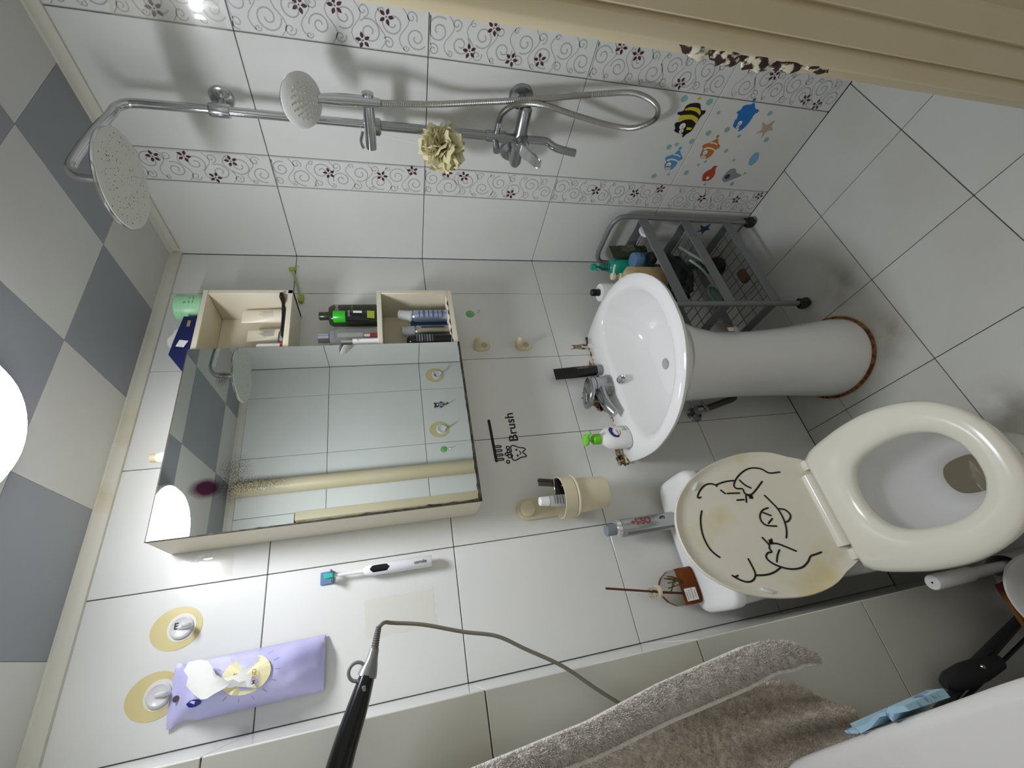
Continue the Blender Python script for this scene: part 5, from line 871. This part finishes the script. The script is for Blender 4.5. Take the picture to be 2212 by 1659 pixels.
# ================================================================ three tier cart
ct_ = thing('trolley_cart', 'grey metal three tier trolley in the corner by the basin', 'cart', (0.845, 1.08, 0.0))
cx0, cx1, cy0, cy1 = -0.220, 0.215, -0.122, 0.108
for x in (cx0, cx1):
    ptube(ct_, 'side_frame', [(x, cy0, 0.05), (x, cy0, 0.56)] + spline([(x, cy0, 0.575), (x, cy0 + 0.006, 0.605), (x, cy0 + 0.03, 0.625), (x, cy0 + 0.06, 0.632)], 4) + spline([(x, cy1 - 0.06, 0.632), (x, cy1 - 0.03, 0.625), (x, cy1 - 0.006, 0.605), (x, cy1, 0.575)], 4) + [(x, cy1, 0.05)], 0.0095, M_GREYTUBE, 12)
    for y in (cy0, cy1):
        w = plathe(ct_, 'wheel', [(0, -0.012), (0.018, -0.012), (0.022, -0.008), (0.022, 0.008), (0.018, 0.012), (0, 0.012)], M_BLACK, 20, loc=(x, y, 0.0225), rot=(0, R(90), 0)); pbox(ct_, 'wheel_fork', (x, y, 0.043), (0.032, 0.024, 0.014), M_BLACK, 0.003)
for z in (0.125, 0.32, 0.505):
    sh_ = obj('shelf', (lambda b: (box(b, (0, cy0 + 0.002, z + 0.012), (cx1 - cx0 - 0.02, 0.006, 0.042), 0.0015), b)[1])(new_bm()), M_GREYTUBE, ct_)
    for (c, s) in (((0, cy1 - 0.002, z + 0.012), (cx1 - cx0 - 0.02, 0.006, 0.042)), ((cx0 + 0.014, (cy0 + cy1) / 2, z + 0.012), (0.006, cy1 - cy0 - 0.01, 0.042)), ((cx1 - 0.014, (cy0 + cy1) / 2, z + 0.012), (0.006, cy1 - cy0 - 0.01, 0.042))): pbox(sh_, 'rail', c, s, M_GREYTUBE, 0.0015)
    for k in range(11):
        x = cx0 + 0.03 + (cx1 - cx0 - 0.06) * k / 10; ptube(sh_, 'wire', [(x, cy0 + 0.004, z - 0.006), (x, cy1 - 0.004, z - 0.006)], 0.0018, M_GREYTUBE, 6)
    for k in range(3): y = cy0 + (cy1 - cy0) * (k + 1) / 4; ptube(sh_, 'wire', [(cx0 + 0.016, y, z - 0.0095), (cx1 - 0.016, y, z - 0.0095)], 0.0018, M_GREYTUBE, 6)
ZT = 0.5012; ZM = 0.3162; ZL = 0.1212
te = thing('pump_bottle', 'teal pump bottle on the top cart shelf', 'bottle', (0.925, 1.085, ZT))
plathe(te, 'body', [(0, 0), (0.030, 0), (0.032, 0.004), (0.032, 0.115), (0.026, 0.14), (0.015, 0.15), (0, 0.15)], M_TEAL, 28); plathe(te, 'collar', [(0, 0.15), (0.0165, 0.15), (0.0165, 0.155), (0.0145, 0.157), (0.016, 0.162), (0.0135, 0.166), (0.0145, 0.171), (0.010, 0.182), (0.006, 0.186), (0, 0.186)], mat('dark_teal_plastic', '#1c7466', 0.4), 22)
pp = plathe(te, 'pump_head', [(0, 0.186), (0.004, 0.186), (0.004, 0.20), (0.012, 0.202), (0.013, 0.214), (0.010, 0.22), (0, 0.221)], M_TEAL, 18); ptube(pp, 'nozzle', [(-0.006, -0.004, 0.212), (-0.034, -0.012, 0.209), (-0.038, -0.013, 0.204)], 0.0042, M_TEAL, 8)
wb2 = thing('lotion_bottle', 'tall white bottle with black cap behind the basin', 'bottle', (0.785, 1.075, ZT)); plathe(wb2, 'body', [(0, 0), (0.031, 0), (0.033, 0.004), (0.033, 0.226), (0.031, 0.232), (0, 0.233)], M_TUBEW, 32); plathe(wb2, 'cap', [(0, 0.233), (0.0125, 0.233), (0.0125, 0.262), (0.010, 0.264), (0, 0.264)], M_BLACK, 20)
gt2 = thing('face_wash_tube', 'dark olive flat tube standing on the top cart shelf', 'tube', (0.968, 1.050, ZT)); squeeze_tube(gt2, 0.115, 0.068, M_OLIVE, mat('olive_cap', '#232a1b', 0.4), 0.022, 0.026)
bm = new_bm()
for k in range(8): ribbon(bm, [(-0.014 + 0.004 * k, -0.024, 0.05), (-0.014 + 0.004 * k, -0.014, 0.085 + 0.01 * (k % 3))], (0, -1, 0.2), 0.0015, 0.002, False)
obj_flat('caption', bm, mat('pale_olive_print', '#8d9072', 0.5), gt2, Y0)['kind'] = 'stuff'
bj = cap_bottle('hair_wax_jar', 'squat blue jar on its side of the top cart shelf', (0.893, 1.020, ZT), [('body', [(0, 0), (0.027, 0), (0.028, 0.004), (0.028, 0.055), (0, 0.055)], mat('slate_blue_plastic', '#38577c', 0.35)), ('lid', [(0, 0.055), (0.029, 0.055), (0.029, 0.085), (0.027, 0.088), (0, 0.088)], mat('dusty_blue_plastic', '#5a7f9c', 0.45))], cat='jar'); text('free', 0.022, M_INK, bj, axes((1, 0, 0), (0, 0, 1), (-0.011, -0.0296, 0.062)))
cap_bottle('cosmetic_jar', 'small white jar with black lid on the top cart shelf', (0.868, 0.984, ZT), [('body', [(0, 0), (0.021, 0), (0.022, 0.003), (0.022, 0.026), (0, 0.026)], M_TUBEW), ('lid', [(0, 0.026), (0.0225, 0.026), (0.0225, 0.046), (0.021, 0.048), (0, 0.048)], M_BLACK)], cat='jar')
kb = thing('wash_bottle', 'tan pump bottle with cream nozzle hidden behind the basin', 'bottle', (0.795, 1.005, ZT)); bm = new_bm(); loft(bm, [rrect(0, 0, 0.034, 0.020, 0.0, 4, 28), rrect(0, 0, 0.036, 0.022, 0.004, 4, 28), rrect(0, 0, 0.036, 0.022, 0.145, 4, 28), rrect(0, 0, 0.015, 0.012, 0.165, 2.4, 28)]); obj('body', bm, mat('tan_label_plastic', '#b99f6c', 0.4, var=(14, '#d8c89a', 0.45, 0.6)), kb)
k2 = plathe(kb, 'pump_head', [(0, 0.165), (0.012, 0.165), (0.012, 0.18), (0.005, 0.182), (0.005, 0.198), (0.013, 0.20), (0.012, 0.21), (0, 0.212)], M_CREAMPL, 18); ptube(k2, 'nozzle', spline([(0.0, -0.006, 0.205), (0.012, -0.022, 0.206), (0.022, -0.034, 0.203)], 4), 0.004, M_CREAMPL, 8)
sb_ = thing('soap_dish', 'white oval soap leaning at the front rail of the cart', 'soap', (1.000, 0.975, ZT)); bm = new_bm(); lathe(bm, [(0, 0), (0.026, 0.001), (0.030, 0.008), (0.026, 0.015), (0, 0.016)], 26, sy=0.65, mtx=Matrix.Translation((0, 0, 0.020)) @ Matrix.Rotation(R(68), 4, 'X') @ Matrix.Translation((0, 0, -0.008))); obj('bar', bm, M_TUBEW, sb_)
bg = thing('plastic_bag', 'crumpled black bag on the middle cart shelf', 'bag', (0.880, 1.090, ZM + 0.002)); bm = new_bm(); bmesh.ops.create_icosphere(bm, subdivisions=4, radius=1)
for v in bm.verts: n_ = noise.noise(v.co * 2.5) * 0.25 + noise.noise(v.co * 6) * 0.10; v.co = Vector((v.co.x * 0.105 * (1 + n_), v.co.y * 0.060 * (1 + n_), max(0, 0.065 + v.co.z * 0.075 * (1 + n_))))
obj('bag', bm, mat('black_green_film', '#0f1613', 0.35), bg)
br1 = thing('razor', 'pale mint razor leaning on the middle cart shelf', 'razor', (0.880, 0.985, ZM + 0.005)); ptube(br1, 'handle', spline([(0.05, 0.0, 0.075), (0.02, 0, 0.045), (-0.02, -0.004, 0.012), (-0.04, -0.004, 0.004)], 5), 0.0055, mat('pale_mint_plastic', '#a9c4b8', 0.4), 10)
br2 = thing('toothbrush', 'slim pale mint brush lying on the middle cart shelf', 'brush', (0.800, 0.995, ZM + 0.006)); ptube(br2, 'handle', spline([(0.075, 0.0, 0.045), (0.03, 0.002, 0.012), (-0.03, 0.0, 0.001), (-0.105, -0.002, 0.0)], 5), 0.0048, mat('pale_mint_plastic', '#a9c4b8'), 10)
bw = thing('scoop', 'mint plastic ladle ring hooked at the cart rail', 'scoop', (0.690, 0.985, ZM + 0.03)); bm = new_bm(); tube(bm, [(0.040 * math.cos(a), 0.022 * math.sin(a), 0.012 * math.cos(a)) for a in [2 * math.pi * i / 30 for i in range(30)]], 0.0045, 8, closed=True); obj('ring', bm, mat('dull_mint_plastic', '#6f8a80', 0.4), bw)
bm = new_bm(); lathe(bm, [(0, -0.028), (0.020, -0.026), (0.034, -0.012), (0.040, 0.0), (0.037, 0.0), (0.030, -0.012), (0.0, -0.024)], 28, sy=0.55); obj('cup', bm, mat('dull_mint_plastic', '#6f8a80'), bw)
wp = thing('scrub_sponge', 'small brown sponge on the bottom cart shelf', 'sponge', (0.820, 1.02, ZL)); pbox(wp, 'sponge', (0, 0, 0.013), (0.055, 0.03, 0.026), mat('brown_sponge', '#6b5647', 0.9, bump=(150, 0.8)), 0.006, 2)
dk = thing('cleaning_brush', 'black scrubbing brush on the bottom cart shelf', 'brush', (0.955, 1.10, ZL)); plathe(dk, 'head', [(0, 0.0), (0.036, 0.0), (0.040, 0.02), (0.030, 0.05), (0.012, 0.06), (0, 0.06)], M_BLACK, 22); ptube(dk, 'handle', [(0, 0, 0.055), (0.015, 0.02, 0.13)], 0.009, M_BLACK, 10)
# ================================================================ left side: washing machine, towel, curling wand, bin, brush, stool
wm = thing('washing_machine', 'white top loading washing machine at the left', 'washing machine', (-0.6701, 0.5593, 0.0), (0, 0, R(17.2)))
M_WM = mat('white_enamel', '#dedcd8', 0.18, var=(5, '#d3cfc8', 0.5, 0.8))
bm = new_bm(); loft(bm, [rrect(0, 0, 0.268, 0.285, 0.03, 9, 56), rrect(0, 0, 0.272, 0.290, 0.06, 9, 56), rrect(0, 0, 0.272, 0.290, 0.80, 9, 56)]); obj('body', bm, M_WM, wm, ang=50)
bm = new_bm(); loft(bm, [rrect(0, 0, 0.276, 0.294, 0.802, 9, 56), rrect(0, 0, 0.2775, 0.2955, 0.81, 9, 56), rrect(0, 0, 0.2775, 0.2955, 0.846, 9, 56), rrect(0, 0, 0.273, 0.291, 0.856, 9, 56), rrect(0, 0, 0.262, 0.280, 0.860, 9, 56)]); obj('top_panel', bm, M_WM, wm, ang=50)
bm = new_bm(); box(bm, (-0.01, -0.055, 0.863), (0.43, 0.40, 0.012), 0.005, 3); ld = obj('loading_lid', bm, mat('grey_white_lid', '#c9c9c6', 0.15), wm); pbox(ld, 'lid_grip', (-0.01, -0.235, 0.871), (0.14, 0.022, 0.006), M_WM, 0.002); 
bm = new_bm(); box(bm, (-0.01, 0.218, 0.872), (0.50, 0.12, 0.03), 0.012, 3); cp_ = obj('control_panel', bm, M_WM, wm)
for k in range(4): plathe(cp_, 'button', [(0, 0.887), (0.010, 0.887), (0.010, 0.890), (0, 0.8905)], M_INKG, 14, c=(-0.16 + 0.05 * k, 0.218, 0.0))
for sx_ in (-1, 1):
    for sy_ in (-1, 1): plathe(wm, 'foot', [(0, 0), (0.02, 0), (0.016, 0.032), (0, 0.032)], M_BLACK, 14, c=(sx_ * 0.22, sy_ * 0.23, 0))
bp_ = thing('detergent_sachet', 'crumpled light blue sachet wedged at the washing machine side', 'sachet', (-0.6701, 0.5593, 0.0), (0, 0, R(17.2))); bm = new_bm(); prev = None
for i in range(12):
    t = i / 11; c_ = Vector((0.2925 + 0.004 * math.sin(i * 1.7), -0.060 + 0.15 * t, 0.852 + 0.014 * math.sin(i * 1.1) - 0.014 * t)); cur = [bm.verts.new(c_ + Vector((0, 0, -0.075))), bm.verts.new(c_ + Vector((-0.004, 0, 0))), bm.verts.new(c_ + Vector((-0.010 - 0.002 * math.sin(i), 0, -0.002))), bm.verts.new(c_ + Vector((-0.010, 0, -0.075)))]
    if prev:
        for q in range(4): bm.faces.new((prev[q], prev[(q + 1) % 4], cur[(q + 1) % 4], cur[q]))
    else: bm.faces.new(cur[::-1])
    prev = cur
bm.faces.new(prev); obj('wrapper', bm, mat('light_blue_film', '#a9cfe4', 0.3, var=(30, '#4766a8', 0.58, 0.66)), bp_, ang=20)
# towel hanging from a rail on the shaft wall
tw = thing('bath_towel', 'thick beige terry towel hanging in front of the pipe shaft', 'towel', (-0.50, 0.915, 0.60))
M_TERRY = mat('beige_terry', '#ddd3c4', 0.95, var=(90, '#c3b8aa', 0.4, 0.75), bump=(330, 1.0), sheen=0.5); M_TERRYL = mat('pale_terry_fold', '#f0ebe2', 0.95, var=(90, '#d8d0c6', 0.4, 0.75), bump=(330, 1.0), sheen=0.5)
def cloth(fn, nu, nv, thick, seed, amp=0.0025):
    bm = new_bm(); A = []; B = []
    for i in range(nu + 1):
        ra, rb = [], []
        for j in range(nv + 1):
            p = Vector(fn(i / nu, j / nv)); d = amp * (noise.noise(p * 55 + Vector((seed, 0, 0))) + 0.7 * noise.noise(p * 160)); ra.append(bm.verts.new(p + Vector((d * 0.5, -d, d * 0.5)))); rb.append(bm.verts.new(p + Vector((0, thick, 0))))
        A.append(ra); B.append(rb)
    for i in range(nu):
        for j in range(nv): bm.faces.new((A[i][j], A[i + 1][j], A[i + 1][j + 1], A[i][j + 1])); bm.faces.new((B[i][j], B[i][j + 1], B[i + 1][j + 1], B[i + 1][j]))
    for i in range(nu):
        for j in (0, nv): bm.faces.new((A[i][j], A[i + 1][j], B[i + 1][j], B[i][j]))
    for j in range(nv):
        for i in (0, nu): bm.faces.new((A[i][j], A[i][j + 1], B[i][j + 1], B[i][j]))
    return bm
def lerp(a, b, t): return a + (b - a) * t
def piece(zs, vals, z):
    for (z0, v0), (z1, v1) in zip(zip(zs, vals), zip(zs[1:], vals[1:])):
        if z <= z1: return lerp(v0, v1, max(0, min(1, (z - z0) / (z1 - z0))))
    return vals[-1]
def main_fn(u, v):   # u across from right to left, v from hem up
    xr = piece([0.0, 0.2, 0.5, 1.0], [-0.378, -0.358, -0.372, -0.425], v); xl = -0.50 if v < 0.30 else -0.50 - 0.16 * min(1, (v - 0.30) / 0.2); x = lerp(xr, xl, u); zb = 0.770 - 1.45 * max(0, (-0.372 - x)) * (1 if x > -0.50 else 0) - (0.186 if x <= -0.50 else 0)
    z = lerp(max(zb, 0.585), 1.475, v); y = 0.915 - 0.035 * math.sin(min(1, (u * 3.2)) * math.pi * 0.5) * (1 - 0.75 * v) - 0.012 * math.sin(u * 16) * (1 - v); return (x + 0.50, y - 0.915, z - 0.60)
bm = cloth(main_fn, 60, 80, 0.018, 1); obj('towel_body', bm, M_TERRY, tw, ang=80)
def flap_fn(u, v):
    z = lerp(0.700, 1.475, v); xr = piece([0.700, 0.745, 0.80, 0.85, 1.035, 1.18, 1.38, 1.62], [-0.344, -0.316, -0.305, -0.306, -0.328, -0.353, -0.372, -0.40], z); xw = piece([0.700, 0.76, 0.86, 1.0, 1.15, 1.30, 1.62], [0.016, 0.046, 0.058, 0.054, 0.047, 0.040, 0.034], z)
    x = xr - xw * u; y = 0.874 - 0.013 * math.sin(math.pi * (0.10 + 0.80 * u)); return (x + 0.50, y - 0.915, z - 0.60)
bm = cloth(flap_fn, 18, 110, 0.014, 5); obj('folded_edge', bm, M_TERRYL, tw, ang=80)
def pile(fn, n, seed, name, m, L=0.006):
    rr = random.Random(seed); vs = []; fs_ = []
    for k in range(n):
        u, v = rr.random(), rr.random(); p = Vector(fn(u, v)); q = Vector(fn(min(1, u + 0.01), v)) - Vector(fn(max(0, u - 0.01), v)); w_ = Vector(fn(u, min(1, v + 0.005))) - Vector(fn(u, max(0, v - 0.005)))
        nn = q.cross(w_)
        if nn.length < 1e-9: continue
        nn.normalize(); nn = nn if nn.y < 0 else -nn
        d = (nn * 0.75 + Vector((rr.uniform(-.6, .6), rr.uniform(-.3, .3), rr.uniform(-.9, .3)))).normalized() * L * rr.uniform(0.6, 1.3); sd = d.cross(Vector((rr.uniform(-1, 1), rr.uniform(-1, 1), rr.uniform(-1, 1)))).normalized() * 0.0009
        b = len(vs); vs += [p + sd, p - sd, p + d]; fs_.append((b, b + 1, b + 2))
    me = bpy.data.meshes.new(name); me.from_pydata(vs, [], fs_); o = link(name, me, m, tw); o['kind'] = 'stuff'; return o
pile(main_fn, 30000, 4, 'body_pile', M_TERRY); pile(flap_fn, 22000, 8, 'fold_pile', M_TERRYL)
ptube(tw, 'hem_cord', [Vector(flap_fn(1.0, v)) + Vector((0.0, -0.003, 0)) for v in [i / 40 for i in range(41)]], 0.0035, M_TERRYL, 8)
rl = thing('towel_rail', 'chrome towel rail on the pipe shaft wall', 'rail', (-0.60, YC, 1.478)); ptube(rl, 'bar', [(-0.28, -0.045, 0), (0.235, -0.045, 0)], 0.008, M_CHROME, 12)
for x in (-0.25, 0.21): ptube(rl, 'post', [(x, 0.0, 0), (x, -0.045, 0)], 0.007, M_CHROME, 10)
# curling wand hooked beside the shaft
cw = thing('hair_straightener', 'black hair straightener with silver tail and grey cord', 'hair straightener', (-0.315, 0.900, 1.562))
cwp = spline([(-0.14, 0.0, 0.045), (-0.06, 0, 0.02), (0.0, 0.0, 0.0), (0.055, 0, -0.022), (0.092, 0, -0.036)], 6)
ptube(cw, 'barrel', cwp, [0.026 - 0.0105 * (i / (len(cwp) - 1)) ** 2 for i in range(len(cwp))], mat('gloss_black_tool', '#0d0d0f', 0.22), 18, flat=0.8)
ptube(cw, 'silver_tail', spline([(0.090, 0, -0.035), (0.108, 0, -0.042), (0.128, 0, -0.048)], 4), [0.0155, 0.015, 0.014, 0.0125, 0.011, 0.0095, 0.0085, 0.008, 0.0075], mat('silver_grey_plastic', '#8e8f8d', 0.3, 0.4), 16)
rp = spline([(0.127, 0, -0.048), (0.145, 0, -0.052), (0.160, 0, -0.056)], 10); ptube(cw, 'strain_relief', rp, [0.0062 + (0.0006 if i % 2 else -0.0005) - 0.0018 * i / len(rp) for i in range(len(rp))], mat('grey_rubber', '#6f6e6a', 0.6), 12)
bm = new_bm(); tube(bm, [(0.100 + 0.013 * math.cos(a), -0.004, -0.020 + 0.013 * math.sin(a)) for a in [2 * math.pi * i / 24 for i in range(24)]], 0.0028, 8, closed=True); obj('hang_loop', bm, mat('silver_grey_plastic', '#8e8f8d'), cw)
O_ = Vector((-0.315, 0.900, 1.562)); ptube(cw, 'cord', spline([Vector(p) - O_ for p in [(-0.156, 0.90, 1.506), (-0.150, 0.91, 1.497), (-0.1525, 0.92, 1.482), (-0.164, 0.925, 1.430), (-0.1875, 0.93, 1.36), (-0.205, 0.93, 1.30), (-0.235, 0.93, 1.250), (-0.275, 0.93, 1.185), (-0.326, 0.935, 1.123), (-0.37, 0.94, 1.06), (-0.40, 0.945, 0.98)]], 6), 0.0034, mat('grey_cord', '#847f72', 0.5), 8)
for k in range(3): pbox(cw, 'button', (0.035 + 0.02 * k, -0.0165, -0.016 - 0.008 * k), (0.008, 0.004, 0.006), mat('grey_button', '#7c7d7f', 0.4), 0.001)
wh = thing('tool_hook', 'wall hook carrying the hair straightener on the shaft', 'hook', (-0.430, YC, 1.585)); ptube(wh, 'arm', spline([(0, 0, -0.01), (0, -0.05, -0.014), (0, -0.09, -0.008), (0, -0.098, 0.012)], 4), 0.005, M_CHROME, 10)
# bin, brush, bag and folded stool between toilet and machine
bn = thing('waste_bin', 'white round waste bin between toilet and washing machine', 'bin', (-0.336, 0.705, 0.0)); bm = new_bm(); lathe(bm, [(0, 0.0), (0.062, 0.0), (0.066, 0.004), (0.076, 0.245), (0.083, 0.247), (0.084, 0.262), (0.079, 0.263), (0.072, 0.25), (0.062, 0.008), (0, 0.006)], 40); obj('bucket', bm, mat('off_white_plastic', '#d2d1cc', 0.4), bn)
tbh = thing('toilet_brush', 'white toilet brush with thick upright handle behind the bin', 'brush', (-0.275, 0.865, 0.0)); bm = new_bm(); lathe(bm, [(0, 0), (0.042, 0), (0.042, 0.004), (0.036, 0.10), (0.034, 0.10), (0.038, 0.006), (0, 0.006)], 24, sx=0.7); obj('cup', bm, mat('translucent_white_plastic', '#c4c4c4', 0.3, trans=0.2), tbh); plathe(tbh, 'handle', [(0, 0.02), (0.010, 0.02), (0.012, 0.20), (0.0155, 0.21), (0.0165, 0.325), (0.0150, 0.328), (0, 0.328)], M_WPLAST, 24)
plathe(tbh, 'hang_hole', [(0, 0.3282), (0.0022, 0.3282), (0.0022, 0.3285), (0, 0.3285)], M_DARK, 10)
fb = thing('snack_bag', 'dark amber and red paper bag on the floor behind the bin', 'bag', (-0.352, 0.865, 0.0)); bm = new_bm(); loft(bm, [rrect(0, 0, 0.048, 0.035, z, 4, 28) for z in (0.0, 0.10)] + [rrect(0, 0.0, 0.046, 0.012, 0.14, 4, 28), rrect(0, 0, 0.046, 0.004, 0.155, 4, 28)]); obj('bag', bm, mat('amber_paper', '#7a4a12', 0.6, var=(8, '#6d0f18', 0.48, 0.54)), fb)
fs = thing('folding_stool', 'folded dark grey stool frame leaning against the pipe shaft', 'stool', (-0.45, 0.935, 0.0))
for (a, b, w) in (((0.075, -0.006, 0.0), (-0.052, 0.002, 0.43), 0.0115), ((0.070, 0.004, 0.0), (-0.010, -0.006, 0.34), 0.0115)): ptube(fs, 'leg', [a, b], w, M_CHAR, 10, flat=0.75)
for (a, b, w) in (((0.045, -0.012, 0.0), (-0.060, 0.0, 0.41), 0.004), ): ptube(fs, 'brace', [a, b], w, M_CHAR, 8)
bm = new_bm(); loft(bm, [ell(0, 0, 0.014, 0.010, 0.20, 20), ell(-0.002, 0, 0.022, 0.012, 0.26, 20), ell(-0.004, -0.002, 0.024, 0.013, 0.32, 20), ell(-0.004, -0.004, 0.018, 0.012, 0.37, 20), ell(-0.004, -0.004, 0.010, 0.008, 0.385, 20)]); obj('hinge_knuckle', bm, M_CHAR, fs, (0.0, -0.012, 0.0)); plathe(fs, 'rivet', [(0, 0), (0.005, 0), (0.004, 0.003), (0, 0.0035)], M_CHROME, 12, loc=(0.004, -0.024, 0.27), rot=(R(90), 0, 0))
# small clip stuck on the pedestal
cl_ = thing('cable_clip', 'small stained clip with lilac tape on the basin pedestal', 'clip', (SX + 0.035, 0.911, 0.445)); pbox(cl_, 'clip', (0, 0, 0), (0.014, 0.006, 0.020), M_CREAMPL, 0.002); pbox(cl_, 'tape', (-0.002, -0.001, -0.016), (0.020, 0.006, 0.014), mat('lilac_tape', '#a9a3b4', 0.5), 0.001)
ptube(cl_, 'wire', spline([(0.004, 0.0, -0.008), (0.024, 0.008, -0.002), (0.038, 0.018, 0.018), (0.040, 0.022, 0.03)], 4), 0.002, mat('brown_wire', '#6b5a44', 0.6), 6)

# brown water stains on the floor by the pedestal and the toilet foot
def stain_mat():
    m = bpy.data.materials.new('brown_floor_stain'); m.use_nodes = True; nt = m.node_tree; b = nt.nodes['Principled BSDF']; b.inputs['Base Color'].default_value = lin('#8a7350'); b.inputs['Roughness'].default_value = 0.6
    tc = nt.nodes.new('ShaderNodeTexCoord'); n = nt.nodes.new('ShaderNodeTexNoise'); n.inputs['Scale'].default_value = 14; n.inputs['Detail'].default_value = 5; nt.links.new(tc.outputs['Object'], n.inputs['Vector'])
    ln = nt.nodes.new('ShaderNodeVectorMath'); ln.operation = 'LENGTH'; nt.links.new(tc.outputs['Object'], ln.inputs[0])
    mr = nt.nodes.new('ShaderNodeMapRange'); mr.inputs['From Min'].default_value = 0.10; mr.inputs['From Max'].default_value = 0.02; nt.links.new(ln.outputs['Value'], mr.inputs['Value'])
    r = nt.nodes.new('ShaderNodeMapRange'); r.inputs['From Min'].default_value = 0.35; r.inputs['From Max'].default_value = 0.75; r.inputs['To Max'].default_value = 0.38; nt.links.new(n.outputs['Fac'], r.inputs['Value'])
    mu = nt.nodes.new('ShaderNodeMath'); mu.operation = 'MULTIPLY'; nt.links.new(mr.outputs['Result'], mu.inputs[0]); nt.links.new(r.outputs['Result'], mu.inputs[1]); nt.links.new(mu.outputs[0], b.inputs['Alpha']); return m
SM = stain_mat()
for k, (x, y, lb) in enumerate(((0.372, 0.815, 'brown water stain in front of the basin pedestal'), (0.60, 0.84, 'faint brown water stain beside the cart wheel'), (0.05, 0.70, 'brown water stain at the toilet foot'))):
    bm = new_bm(); disc(bm, (0, 0, 0), (0, 0, 1), 0.10, 0.0, 32); tag(obj_flat('floor_stain', bm, SM, None, (0, 0, 1), loc=(x, y, 0.0009)), lb, 'stain')
